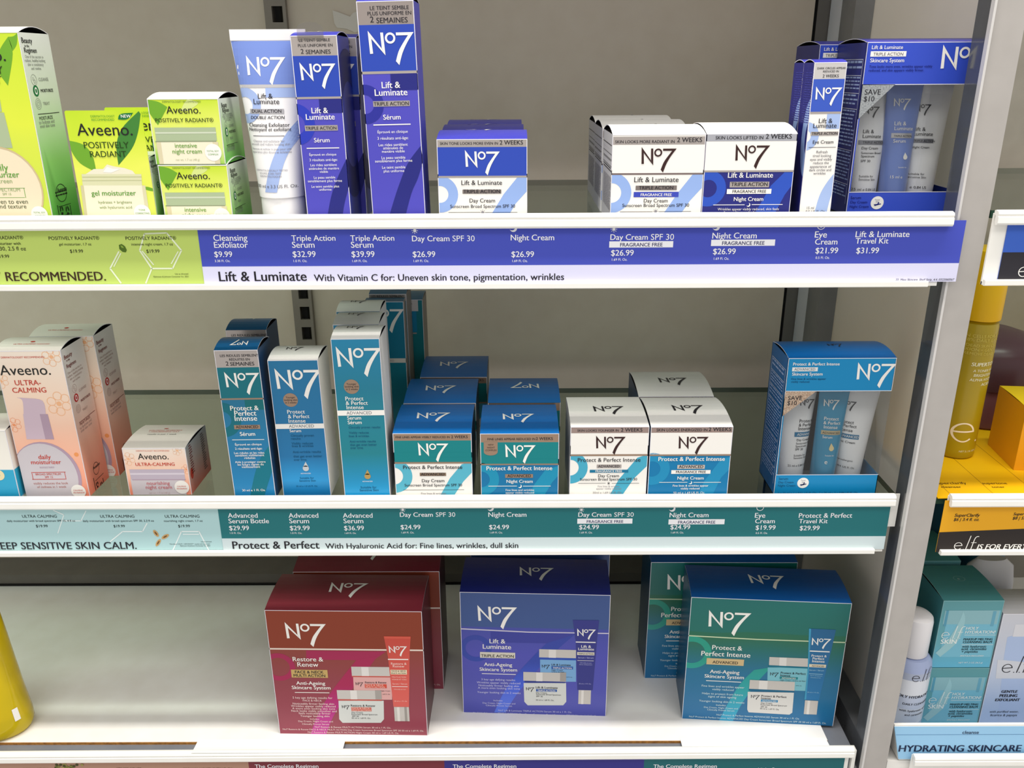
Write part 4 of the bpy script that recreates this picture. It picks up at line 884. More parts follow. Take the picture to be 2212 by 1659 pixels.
# teal window box
KT = mat('#0f86bd', .34); DI = mat('#0b4a72', .4)
def art_kit2(p):
    p.text('Protect & Perfect Intense', 563, 654, 350, WHITE, 4, .012); p.rect(384, 668, 575, 698, mat('#dfe3e4', .4), 3); p.text('ADVANCED', 478, 692, 158, mat('#70747c', .4), 5); p.text('Skincare System', 496, 729, 230, WHITE, 4, .012)
    p.lines([('Fine lines & wrinkles appear', 506, 762, 260), ('visibly reduced.', 446, 783, 142), ('Serum', 318, 1508, 72), ('Day Cream', 337, 1533, 116), ('Night Cream', 342, 1558, 134), ('1 x 15 ml e 1 x 0.51 US Fl. Oz.  2 x 25 ml e 2 x 0.84 US Fl. Oz.', 575, 1612, 600)], DI); plane_badge(p, 465, 1531, 43, mat('#2a3a6c', .4))
FOILC = paint('copper_foil', '#a8866e', '#e0cdb8', .22, scale=900, bump=.5, metal=.8)
fp2 = ([(335, 848), (563, 848), (300, 1042)], FOILC, save(404, 913, 108, 381, 950, 74))
W2, H2, D2 = 90.4, 127.6, 47
kit2 = window_box(274.4, 679, SM, W2, H2, D2, 0, K6, KT, mat('#0f5f9c', .34), mat('#0a5fa6', .34), 845, 1470, 700, 'teal blue window box with three small tubes, alone near the partition', None, fp2, art_kit2, 3.0, lid_art=lambda t: t.mark(637, 502, 116, INK))
logo_part(kit2, W2, H2, D2, K6, 877, 630, 290, WHITE)
W3 = [('Protect', 492, 1085, 106), ('& Perfect', 496, 1113, 126), ('Intense', 480, 1140, 106), ('Day Cream', 468, 1216, 112), ('Sunscreen Broad', 480, 1240, 146), ('Spectrum', 446, 1260, 88), ('SPF 30', 430, 1282, 64)]
tb = mat('#0f6f9c', .4); ty = 679 + 16
tube('small_tube', 247, ty + 4, SM + 1, 0, 33, 99, 12.5, 11, TW, TW, TW, 7, 11.5, 'small white day cream tube in the teal window box beside the copper foil corner', 'tube', lean=1.5, art=
     art_small(K6, W3, (400, 1153, 565, 1186, 'ADVANCED', 490, 1178, 144), tb, WHITE, INK, 458, 913, 112, [('Suitable for', 434, 1325, 96), ('Sensitive Skin', 440, 1343, 112), ('25 ml e 0.84 US', 415, 1398, 150)]), tip=-3)
tube('small_tube', 274.5, ty - 3, SM + 1, 0, 27, 101, 10.5, 9.5, FT, FT, FT, 7, 10, 'small teal serum tube in the middle of the teal window box', 'tube', lean=2.5, art=
     art_small(K6, [('Protect', 680, 1068, 112), ('& Perfect', 684, 1098, 128), ('Intense', 672, 1128, 106), ('Serum', 645, 1197, 74)], (603, 1142, 748, 1172, 'ADVANCED', 674, 1166, 128), mat('#c6b48e', .35, .3), INK, WHITE, 635, 913, 118, [('Suitable for', 655, 1325, 70), ('e', 625, 1380, 24)], (672, 1270, 19, mat('#e2cf9a', .35))), tip=-3)
tube('small_tube', 299, ty + 4, SM + 1, 0, 33, 99, 11.5, 11, TW, TW, TW, 7, 11, 'small white night cream tube in the teal window box next to its clear side', 'tube', lean=4, art=
     art_small(K6, [('Protect', 795, 1092, 104), ('& Perfect', 802, 1120, 126), ('Intense', 785, 1150, 100), ('Night Cream', 780, 1232, 136)], (720, 1168, 880, 1200, 'ADVANCED', 805, 1192, 140), tb, WHITE, INK, 770, 926, 112, [('hypoallergenic', 770, 1360, 110), ('e 0.84 US Fl. Oz.', 765, 1410, 140)]), tip=-3)

# ================================================================== GREEN AND PEACH CARTONS
KA = (0, 0, 560 / 1936); KP = (0, 620, 480 / 1731)
LIME = grad('lime_run', [(0, '#a3cf3a'), (.25, '#cfe04a'), (.55, '#dbe63c'), (1, '#c3dc2c')], 0, .14, .42, 0, .5, 22)
LIME2 = grad('lime_card_run', [(0, '#cfe05a'), (.45, '#e6ec5a'), (.8, '#c9e02c'), (1, '#b9d81c')], 0, .09, .42, 0, .5, 30)
LIME3 = grad('lime_small_run', [(0, '#8cc63c'), (.3, '#d6e58a'), (.6, '#dde860'), (1, '#c4dc34')], 0, .047, .42, 0, .55, 45)
GSIDE = grad('green_side_run', [(0, '#4fae3c'), (.35, '#8fcc6c'), (.7, '#d3e0c8'), (1, '#e6e9e2')], 0, .14, .45)
GSIDE3 = grad('green_small_side_run', [(0, '#58b33a'), (.5, '#a9d08c'), (1, '#d6dcd2')], 0, .047, .45)
LEAF = mat('#6ea62c', .45); LEAFD = mat('#3f7f33', .45); PGREEN = mat('#5e9f35', .45); DKG = mat('#17713a', .45); INKS = mat('#222320', .42)
JAR = mat('#efe8cd', .4); JARLID = mat('#b3c39d', .35, .25)
def leaf(p, pts, m, l=1): p.strip(pts[0], pts[1], m, l)
def regimen(p, x, y, k, ink, tone, sub, slope=0.0):
    """the side panel list: heading, small print, three round signs with words"""
    L = lambda dx, dy: (x + dx * k + slope * dy * k, y + dy * k)
    for t, dx, dy, w, b in (('Beauty', 48, 0, 98, .014), ('in the', 42, 30, 42, .012), ('Regimen', 62, 72, 116, .014)):
        q = L(dx, dy); p.text(t, q[0], q[1], w * k * .82, ink, 4, b * .6)
    for i in range(4):
        q = L(82, 112 + i * 29); p.text(('One of the secrets to', 'radiant, healthy-looking', 'skin is consistency', 'and routine.')[i], q[0], q[1], (136, 152, 118, 76)[i] * k, sub)
    for i, (t, dy, w) in enumerate((('CLEANSE', 283, 74), ('MOISTURIZE', 365, 94), ('TREAT', 462, 50))):
        q = L(48, dy - 8); q2 = L(82 + w / 2, dy)
        if i == 1: p.disc(q[0], q[1], 21 * k, tone, 3); p.ring(q[0], q[1], 10 * k, 6 * k, WHITE, 4, 1.4)
        else:
            p.ring(q[0], q[1], 21 * k, 19.4 * k, sub, 3)
            if i == 0: p.ring(q[0] - 6 * k, q[1] - 8 * k, 6 * k, 4.6 * k, sub, 3); p.ring(q[0] + 6 * k, q[1] + 12 * k, 7 * k, 5.6 * k, sub, 3)
            else: p.ring(q[0], q[1], 14 * k, 12.6 * k, sub, 3); p.ring(q[0], q[1], 7 * k, 5.6 * k, sub, 3)
        p.text(t, q2[0], q2[1], w * k, ink if i == 1 else sub, 4, .012 if i == 1 else 0)
    a, b = L(30, 522), L(190, 527); p.rect(a[0], a[1], b[0], b[1], ink, 3)
    for t, dy, w in (('MOISTURIZE', 570, 104), ('to hydrate and', 600, 118), ('even skin tone', 628, 114)):
        q = L(84, dy); p.text(t, q[0], q[1], w * k, ink if dy == 570 else sub, 4)
def recycle(p, x0, y0, x1, y1, ink):
    p.rect(x0, y0, x1, y0 + 4, ink, 3); p.rect(x0, y1 - 4, x1, y1, ink, 3); p.rect(x0, y0, x0 + 4, y1, ink, 3); p.rect(x1 - 4, y0, x1, y1, ink, 3)
    for cx in (x0 + (x1 - x0) * .28, x0 + (x1 - x0) * .72):
        for a in (90, 210, 330): p.ring(cx, (y0 + y1) / 2, (x1 - x0) * .13, (x1 - x0) * .06, ink, 4, 1.4, a - 42, a + 42)

# tall green carton at the edge of the picture
c = Carton('moisturizer_carton', -383.5, 662, ST, 55, 140.4, 43, LIME, GSIDE, mat('#e6e8df', .45), 4.5); c.view(*KA); f = c.front; f.xm = -60
leaf(f, ([(60, 275), (-5, 380), (-30, 520)], [(60, 275), (95, 400), (60, 640)]), LEAF); leaf(f, ([(-60, 240), (-150, 330), (-200, 500)], [(-60, 240), (-60, 360), (-150, 520)]), LEAFD); leaf(f, ([(130, 245), (100, 270), (60, 275)], [(130, 245), (125, 330), (95, 380)]), LEAF)
f.poly([(-210, 795), (0, 740), (15, 835), (-210, 830)], JARLID, 2); f.poly([(-160, 840), (30, 840), (95, 1105), (-160, 1105)], JARLID, 2)
BT = mat('#ecdfc0', .4); f.disc(20, 1420, 302, BT, 2, 1.05); f.ring(20, 1420, 302, 290, mat('#cdb98f', .4), 3, 1.05)
f.lines([('daily', 0, 1275, 130), ('moisturizer', 0, 1325, 297)], PGREEN, 4, .008); f.lines([('sunscreen', 0, 1368, 194), ('BROAD SPECTRUM', 0, 1430, 310), ('SPF 15', 55, 1458, 66)], mat('#8ea86a', .45))
f.lines([('visibly proven to even', 0, 1522, 428), ('skin tone and texture', 0, 1557, 404)], mat('#4a5a38', .45)); f.rect(-180, 1404, 187, 1407, PGREEN, 3); f.rect(-180, 1474, 187, 1477, PGREEN, 3); f.rect(184, 1404, 188, 1477, PGREEN, 3)
f.disc(297, 1602, 62, WHITE, 4); f.lines([('TOTAL SOY', 296, 1592, 88), ('COMPLEX', 303, 1616, 78)], PGREEN, 6)
f.lines([('POSITIVELY', -172, 552, 400), ('RADIANT', -145, 625, 330)], mat('#2c3a14', .45), 4, .006)
g = c.part('logo'); g.text('Aveeno.', -160, 457, 425, INKS, 3, .005)
regimen(c.right, 152, 322, 1.0, INKS, DKG, mat('#8a8d86', .45), .19)
c.right.ring(457, 1440, 40, 37, INKS, 3, .85); c.right.text('Aveeno', 463, 1428, 74, INKS, 4, .012); c.right.fuzz(410, 1436, 508, 1456, 2, INKS); recycle(c.right, 432, 1530, 530, 1610, INKS)
c.done('tall lime green moisturizer carton, partly out of view beside the gel moisturizer card', 'carton')

def gel(x, y, lab):
    c = Carton('gel_moisturizer_carton', x, y + .6, ST, 57, 52.5, 46, LIME2, GSIDE3, mat('#d8e0c8', .45), 2.0); c.view(*KA)
    regimen(c.right, 1108, 1215, .46, INKS, DKG, mat('#7f857c', .45), .3)
    N = Mesh(); X, Y = 28.5, 23.6; h = 86.5; co = 9
    pts = [(-X, 0), (X, 0), (X, 50), (X - .1, h - 1), (X - 1, h), (-X + 1, h), (-X, h - 1)]
    A = [V(a, -Y - .5, b) for a, b in pts]; B = [V(a, -Y, b) for a, b in pts]; n = len(pts)
    N.faces(A + B, [tuple(range(n)), tuple(range(2 * n - 1, n - 1, -1))] + [(i, n + i, n + (i + 1) % n, (i + 1) % n) for i in range(n)], LIME2)
    f = Page(N, c.mw, (-X, -Y - .5, h), (1, 0, 0), (0, 0, -1), 57, h).view(*KA)
    leaf(f, ([(1035, 830), (910, 960), (870, 1090), (885, 1235)], [(1050, 850), (1030, 990), (985, 1110), (885, 1235)]), LEAFD); leaf(f, ([(515, 1050), (530, 1120), (600, 1220), (720, 1285)], [(515, 1050), (620, 1080), (690, 1160), (720, 1285)]), LEAF)
    leaf(f, ([(1060, 1400), (1100, 1395), (1150, 1410)], [(1060, 1400), (1100, 1420), (1150, 1430)]), LEAF)
    f.lines([('DERMATOLOGIST', 767, 876, 182), ('RECOMMENDED', 770, 902, 172)], PGREEN); f.strip([(882, 892), (900, 852), (995, 842)], [(882, 892), (950, 890), (995, 842)], DKG, 3); f.text('NEW', 941, 879, 76, WHITE, 5, .016)
    f.lines([('POSITIVELY', 796, 1107, 340), ('RADIANT', 810, 1173, 276)], mat('#23400f', .45), 4, .004)
    f.poly([(640, 1300), (700, 1262), (770, 1262), (800, 1228), (850, 1242), (930, 1255), (990, 1275), (1010, 1300)], mat('#e9e4cc', .35), 2); f.poly([(770, 1285), (800, 1245), (840, 1260), (900, 1262), (830, 1290)], WHITE, 3)
    f.poly([(610, 1300), (1055, 1300), (1062, 1385), (618, 1385)], mat('#d9d9b0', .35), 2); f.rect(615, 1318, 1058, 1324, mat('#c2c493', .35), 3); f.rect(615, 1345, 1058, 1350, mat('#c2c493', .35), 3)
    f.poly([(602, 1385), (1085, 1385), (1130, 1680), (640, 1680)], JAR, 2); f.poly([(602, 1385), (625, 1385), (662, 1680), (640, 1680)], mat('#cfc89c', .4), 3); f.poly([(1060, 1385), (1085, 1385), (1130, 1680), (1100, 1680)], mat('#d8d2ac', .4), 3)
    f.text('gel moisturizer', 852, 1460, 332, PGREEN, 4, .01); f.lines([('hydrates + brightens', 862, 1520, 252), ('with hyaluronic acid', 868, 1558, 244)], mat('#7a9a52', .45)); f.disc(1064, 1590, 62, WHITE, 4); f.lines([('TONE', 1062, 1574, 50), ('CORRECTING', 1066, 1598, 106), ('SOY', 1070, 1620, 36)], PGREEN, 6)
    N.build('hang_card', c.r)
    G = Mesh(); f.to(G).text('Aveeno.', 790, 1012, 418, INKS, 3, .005); G.build('logo', c.r)
    return c.done(lab, 'carton', 'lime hang card cartons')
ge = gel(-304.0, 662, 'lime gel moisturizer carton with tall card front and a dark NEW leaf')
dup(ge, -298.5, 716, ST, 'lime hang card carton half hidden between the gel moisturizer and stacked night creams', group='lime hang card cartons')

def night(x, y, z, lab):
    c = Carton('night_cream_carton', x, y, z, 52.4, 46.8, 50, LIME3, GSIDE3, mat('#dadcd0', .45), 4.2); c.view(*KA); f = c.front
    leaf(f, ([(1098, 745), (1110, 830), (1180, 935)], [(1098, 745), (1180, 760), (1250, 800)]), LEAF); leaf(f, ([(1400, 740), (1370, 780), (1350, 830)], [(1400, 740), (1480, 770), (1400, 830)]), mat('#d3e08a', .45))
    f.lines([('DERMATOLOGIST RECOMMENDED', 1356, 766, 290)], mat('#55683a', .45)); f.text('POSITIVELY RADIANT®', 1378, 913, 438, mat('#2a3d18', .45), 4, .004)
    f.rect(1160, 952, 1615, 1052, JARLID, 2); f.rect(1160, 985, 1615, 998, mat('#d3dcc2', .35, .25), 3); f.rect(1160, 1052, 1615, 1060, mat('#8f9a7a', .35), 3); f.rect(1182, 1060, 1640, 1260, JAR, 2); f.rect(1182, 1060, 1215, 1260, mat('#d9cfab', .4), 3); f.rect(1600, 1060, 1640, 1260, mat('#d9cfab', .4), 3)
    f.lines([('intensive', 1390, 1103, 168), ('night cream', 1400, 1146, 224)], mat('#6da33f', .45), 4, .01); f.text('net wt. 1.7 oz (48 g)', 1404, 1200, 180, mat('#b9bd96', .45)); f.disc(1593, 1138, 62, WHITE, 4); f.lines([('TOTAL SOY', 1590, 1134, 90), ('COMPLEX', 1594, 1159, 78)], PGREEN, 6)
    regimen(c.right, 1648, 800, .52, INKS, DKG, mat('#7f857c', .45), .1); c.right.fuzz(1790, 780, 1850, 1110, 16, mat('#3b4a34', .45))
    c.part('logo').text('Aveeno.', 1374, 848, 258, INKS, 3, .005)
    return c.done(lab, 'carton', 'stacked lime night cream cartons')
n2 = night(-244, 662, ST + 47.6, 'lime green night cream carton on top of another one')
dup(n2, -243.2, 662, ST, 'lime green night cream carton standing under another one on the glass shelf', group='stacked lime night cream cartons')

# peach cartons on the lower shelf
PEACH = grad('peach_run', [(0, '#f08a6e'), (.3, '#f6b79a'), (.7, '#f9dcc4'), (1, '#f5e7d6')], 0, .135, .44, 0, .25, 24)
PSIDE = grad('peach_side_run', [(0, '#ee8468'), (.35, '#f2b096'), (.75, '#e8dcd2'), (1, '#e6e2dc')], 0, .135, .45)
PEACH2 = grad('peach_small_run', [(0, '#f08c70'), (.5, '#f5c7ac'), (1, '#f3e6d8')], 0, .045, .44, 0, .3, 40)
PSIDE2 = grad('peach_small_side_run', [(0, '#d9745e'), (.6, '#c9b2a4'), (1, '#b9bcb8')], 0, .045, .45)
RED = mat('#c8402f', .45); LAV = mat('#cfb9c6', .35); LAVD = mat('#b299ab', .35); PALE = mat('#cdc6cb', .35); ORA = mat('#f2b98c', .45); CREAM = mat('#ece7dc', .45)
def flower(p, cx, cy, r, m):
    for i in range(6):
        a = i * math.pi / 3 + .3; p.ring(cx + math.cos(a) * r * .62, cy + math.sin(a) * r * .62, r * .36, r * .31, m, 1)
    p.disc(cx, cy, r * .2, m, 1)
def calm(x, y, lab):
    c = Carton('moisturizer_carton', x, y, SM, 56.7, 136.8, 38, PEACH, PSIDE, CREAM, 4.0, lean=-.4); c.view(*KP); f = c.front
    flower(f, 400, 545, 80, ORA); flower(f, 460, 910, 100, ORA); flower(f, 10, 735, 60, ORA); flower(f, 110, 1075, 60, mat('#ee9a6c', .45)); f.disc(595, 1305, 18, mat('#ee9a5c', .45), 1)
    f.text('DERMATOLOGIST RECOMMENDED', 178, 554, 342, RED); f.lines([('ULTRA-', 220, 764, 208), ('CALMING', 233, 822, 270)], RED, 4, .008)
    f.strip([(130, 860), (175, 885), (185, 990)], [(200, 865), (330, 885), (358, 990)], LAV, 2); f.poly([(180, 990), (372, 990), (422, 1186), (208, 1186)], LAV, 2); f.poly([(310, 990), (372, 990), (422, 1186), (355, 1186)], LAVD, 3)
    f.disc(372, 1475, 262, LAVD, 2, 1.12); f.disc(360, 1475, 248, PALE, 3, 1.13)
    f.lines([('daily', 350, 1339, 98), ('moisturizer', 361, 1378, 236)], RED, 5, .012); f.text('sunscreen', 368, 1410, 116, LAVD, 5)
    for q in ((252, 1440, 512, 1444), (252, 1494, 512, 1498), (252, 1440, 256, 1498), (508, 1440, 512, 1498)): f.rect(*q, RED, 5)
    f.lines([('BROAD SPECTRUM', 378, 1464, 200), ('SPF 15', 384, 1487, 64)], RED, 5, .006); f.lines([('visibly reduces the look', 398, 1536, 270), ('of redness in 1 week', 405, 1563, 228)], mat('#b0665c', .45), 5)
    f.disc(613, 1590, 57, WHITE, 6); f.lines([('CALMING', 612, 1587, 76), ('FEVERFEW', 620, 1606, 88)], RED, 8)
    regimen(c.right, 488, 548, .88, mat('#7c2a26', .45), mat('#c01f24', .4), mat('#b0938c', .45), .2); c.right.ring(748, 1412, 25, 23, INKS, 3, 1.1); c.right.text('Aveeno', 752, 1402, 60, INKS, 4, .012); recycle(c.right, 735, 1478, 812, 1600, INKS)
    g = c.part('logo'); g.text('Aveeno.', 205, 685, 400, INKS, 3, .005)
    t = c.top; t.text('ULTRA-CALMING moisturizer', 245, 452, 280, RED, 2); t.disc(260, 438, 18, RED, 2, .6)
    return c.done(lab, 'carton', 'peach moisturizer cartons')
ca = calm(-408.2, 680, 'tall peach moisturizer carton with a printed pump bottle, the front one of two')
dup(ca, -399.7, 721, SM, 'tall peach moisturizer carton standing behind and beside the front one', lean=-.4, group='peach moisturizer cartons')
c = Carton('night_cream_carton', -317.7, 683, SM, 55.6, 45.6, 52, PEACH2, PSIDE2, CREAM, 2.6); c.view(*KP); f = c.front
flower(f, 1000, 1340, 55, ORA); flower(f, 1380, 1275, 40, ORA); flower(f, 1450, 1420, 40, mat('#ee9a6c', .45))
f.text('DERMATOLOGIST RECOMMENDED', 1190, 1281, 262, mat('#d8806a', .45)); f.text('ULTRA-CALMING', 1210, 1392, 310, RED, 4, .01)
f.rect(1014, 1420, 1438, 1498, mat('#c3b7c6', .35, .2), 2); f.rect(1014, 1448, 1438, 1462, mat('#ddd4df', .35, .2), 3); f.rect(1030, 1498, 1448, 1640, PALE, 2); f.rect(1030, 1498, 1448, 1504, LAVD, 3)
f.lines([('nourishing', 1234, 1540, 182), ('night cream', 1240, 1571, 208)], mat('#c96a70', .45), 4, .01); f.text('net wt. 1.7 oz (48 g)', 1245, 1608, 165, mat('#c9b3b0', .45)); f.disc(1418, 1558, 57, WHITE, 5); f.lines([('CALMING', 1416, 1556, 70), ('FEVERFEW', 1420, 1575, 82)], RED, 7)
c.right.fuzz(1465, 1240, 1520, 1440, 12, mat('#8a4a44', .5)); c.right.fuzz(1555, 1150, 1620, 1400, 16, mat('#5c4b48', .5)); c.right.disc(1495, 1450, 12, RED, 3, 1.6)
t = c.top; t.lines([('CALMING FEVERFEW', 1290, 1128, 260), ('+ NOURISHING OAT', 1275, 1140, 240)], RED, 2); t.text('results in just 1 week', 1260, 1160, 225, INKS, 2); t.disc(1298, 1108, 18, RED, 2, .5)
c.part('logo').text('Aveeno.', 1198, 1342, 242, INKS, 3, .005)
c.done('small peach night cream carton standing alone beside the tall peach cartons', 'carton')
# white and blue carton cut by the picture edge
BW = grad('white_blue_run', [(0, '#f2f2ee'), (.03, '#1f9fc9'), (.40, '#2aa6cc'), (.405, '#f0ece2'), (1, '#e9e6dc')], 0, .071, .45)
c = Carton('skincare_carton', -468, 676, SM, 56, 66, 40, BW, BW, mat('#e6e2d8', .5), 3.0); c.view(*KP)
c.right.fuzz(70, 1380, 115, 1450, 5, mat('#8fd0e2', .5)); c.front.ring(-10, 1465, 45, 12, mat('#e9dcae', .5), 2); c.front.fuzz(-60, 1420, -20, 1600, 6, WHITE)
c.done('white and bright blue carton cut off by the picture edge, beside the peach cartons', 'carton')

# ================================================================== BOTTOM SHELF: gift boxes
def jar_print(p, lid, ring, body, lm, rm, bm, hi):
    p.poly([(body[0] - 0, body[1]), (body[2], body[1]), (body[2] + 2, body[3] - 30), (body[2] - 24, body[3]), (body[0] + 34, body[3]), (body[0] + 6, body[3] - 30)], bm, 3)
    p.rect(*ring, rm, 3); p.rect(*lid, lm, 4)
    p.rect(lid[0] + (lid[2] - lid[0]) * .3, lid[1], lid[0] + (lid[2] - lid[0]) * .45, lid[3], hi, 5); p.rect(lid[0] + (lid[2] - lid[0]) * .86, lid[1], lid[2], lid[3], mat('#a39d97', .4), 5)
SILV = mat('#c9c4be', .38, .15); SILVH = mat('#e2ded9', .38, .15); BODY = mat('#d3d6d2', .38); GOLDT = mat('#c9a96a', .35, .3)
def gift(name, x, y, w, h, d, yaw, front, side, lid, K, bulge, draw, label, group, left=None, tip=0):
    c = Carton('gift_set_box', x, y, SB, w, h, d, front, side, lid, bulge, yaw=yaw, left=left, tip=tip); c.view(*K); draw(c, c.front); return c.done(label, 'gift box', group)
KR = (540, 1190, 460 / 1775); KBL = (960, 1190, 460 / 1775); KTL = (1380, 1190, 500 / 1769)
RB = grad('red_box_run', [(0, '#953d50'), (.45, '#8b3640'), (.7, '#8c3a2c'), (1, '#8a3a24')], 0, .148, .36); MAG = grad('magenta_run', [(0, '#c0359a'), (.25, '#b31d7c'), (.55, '#a3134c'), (1, '#a3134c')], 0, .11, .36)  # pinker lower half of the red box: foil print plus painted-in reflected light
CORAL = grad('coral_tube_run', [(0, '#d9625a'), (1, '#c94434')], .02, .118, .36)
def d_red(c, f):
    f.band(None, 818, mat('#8a3a24', .36), 1); f.band(816, 828, mat('#e8d8cc', .4), 2)
    f.ring(240, 968, 138, 92, MAG, 1); f.poly([(468, 830), (1135, 838), (1030, 912), (470, 906)], MAG, 1)
    f.strip([(890, 905), (780, 1040), (660, 1200), (560, 1380), (495, 1560)], [(1060, 880), (950, 1030), (790, 1230), (690, 1390), (625, 1560)], MAG, 1.6)
    f.lines([('Restore &', 483, 919, 258, .01), ('Renew', 482, 964, 178, .01), ('Anti-Ageing', 508, 1115, 240, .014), ('Skincare System', 512, 1152, 326, .014)], WHITE)
    f.rect(345, 990, 648, 1056, GOLDT, 3); f.lines([('FACE & NECK', 494, 1020, 240), ('MULTI ACTION', 497, 1049, 268)], INK, 5, .012); f.rect(375, 1178, 662, 1183, WHITE, 3)
    f.lines([('5 key age defying results for', 522, 1231, 332), ('FACE & NECK', 520, 1254, 160), ('Noticeably firmer feeling skin', 530, 1281, 348), ('Wrinkles appear visibly reduced', 530, 1301, 372), ('A more even looking skin tone', 533, 1321, 358), ('Neck looks visibly smoother and', 535, 1341, 382), ('feels noticeably firmer', 540, 1361, 266), ('Younger looking skin', 543, 1383, 244), ('Includes:', 540, 1406, 80),
             ('Day Cream, Night Cream and', 548, 1426, 290), ('Clinically Proven Serum', 548, 1449, 226), ('No7 Restore & Renew MULTI ACTION Serum 30 ml e 1 Fl. Oz.', 858, 1476, 636), ('No7 Restore & Renew FACE & NECK MULTI ACTION Day Cream Sunscreen Broad Spectrum SPF 30 50 ml e 1.69 Fl. Oz.', 862, 1498, 1176), ('No7 Restore & Renew MULTI ACTION Night Cream 50 ml e 1.69 US Fl. Oz.', 862, 1520, 760)], mat('#f0d9d6', .4))
    f.poly([(1115, 710), (1340, 712), (1332, 830), (1326, 1300), (1196, 1298), (1150, 880)], CORAL, 4); f.rect(1118, 712, 1338, 730, mat('#d65a48', .36), 5); f.rect(1204, 1300, 1328, 1418, SILV, 4); f.rect(1228, 1300, 1250, 1418, SILVH, 5); f.rect(1290, 1300, 1310, 1418, mat('#9c9690', .4), 5)
    f.mark(1155, 787, 153, WHITE, 6); f.rect(1150, 899, 1320, 907, WHITE, 5); f.lines([('Restore &', 1240, 947, 132), ('Renew', 1238, 969, 98)], mat('#f6cfc4', .4), 6, .012); f.rect(1172, 990, 1308, 1028, mat('#e8d5b4', .4), 5); f.lines([('FACE & NECK', 1240, 1005, 122), ('MULTI ACTION', 1240, 1023, 126)], INK, 6, .01); f.lines([('MULTI-ACTION', 1243, 1055, 118), ('VISAGE ET COU', 1245, 1075, 122), ('Serum / Sérum', 1250, 1112, 124), ('Clinically proven', 1250, 1156, 100), ('30 ml e 1 Fl. Oz.', 1258, 1255, 110)], mat('#f6cfc4', .4), 6); f.rect(1185, 1128, 1315, 1132, WHITE, 6)
    PK = mat('#d9a6a2', .38); f.poly([(860, 1048), (1165, 1048), (1185, 1080), (1185, 1240), (870, 1240)], PK, 2); f.rect(847, 966, 1165, 1042, SILV, 3); f.rect(930, 966, 990, 1042, SILVH, 4); f.rect(850, 1042, 1165, 1052, mat('#c2584c', .36), 3)
    f.mark(880, 1092, 64, INK, 5); f.text('Restore & Renew', 1048, 1102, 180, INK, 5, .012); f.rect(958, 1110, 1140, 1142, mat('#cf4a38', .36), 4); f.lines([('FACE & NECK', 1040, 1124, 150), ('MULTI ACTION', 1046, 1140, 160), ], mat('#f2cdbd', .4), 6); f.lines([('Night Cream', 1130, 1170, 80), ('1.69 Fl. Oz.', 1135, 1198, 70)], INK, 5)
    jar_print(f, (727, 1161, 1096, 1236), (735, 1236, 1098, 1248), (738, 1248, 1115, 1432), SILV, mat('#c2584c', .36), BODY, SILVH)
    f.mark(765, 1283, 66, INK, 6); f.text('Restore & Renew', 942, 1296, 204, INK, 6, .014); f.rect(845, 1302, 1013, 1335, mat('#cf6a5c', .36), 5); f.lines([('FACE & NECK', 925, 1316, 150), ('MULTI ACTION', 930, 1333, 160)], mat('#f2cdbd', .4), 7); f.lines([('Day Cream', 895, 1352, 96), ('Sunscreen Broad Spectrum', 955, 1367, 218), ('SPF 30', 880, 1382, 56), ('50 ml e 1.69 Fl. Oz.', 928, 1398, 160)], INK, 6)
    c.part('logo').mark(288, 592, 342, WHITE); c.part('logo', c.top, True).mark(683, 268, 310, WHITE)
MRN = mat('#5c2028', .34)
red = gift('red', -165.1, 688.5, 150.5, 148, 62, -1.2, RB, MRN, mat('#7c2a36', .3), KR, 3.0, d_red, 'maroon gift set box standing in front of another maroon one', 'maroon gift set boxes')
dup(red, -154, 756, SB, 'maroon gift set box behind the front one, its lid under the price channel', group='maroon gift set boxes')
BB = grad('blue_box_run', [(0, '#4a4fae'), (.5, '#4a4bb0'), (.72, '#4048a2'), (.725, '#36528c'), (1, '#36508a')], 0, .148, .36); BL7 = grad('blue_seven_run', [(0, '#5a7ae6'), (.3, '#3c5cd8'), (.6, '#2741a6'), (1, '#2f3f9c')], 0, .11, .36); DK = mat('#373a86', .34)
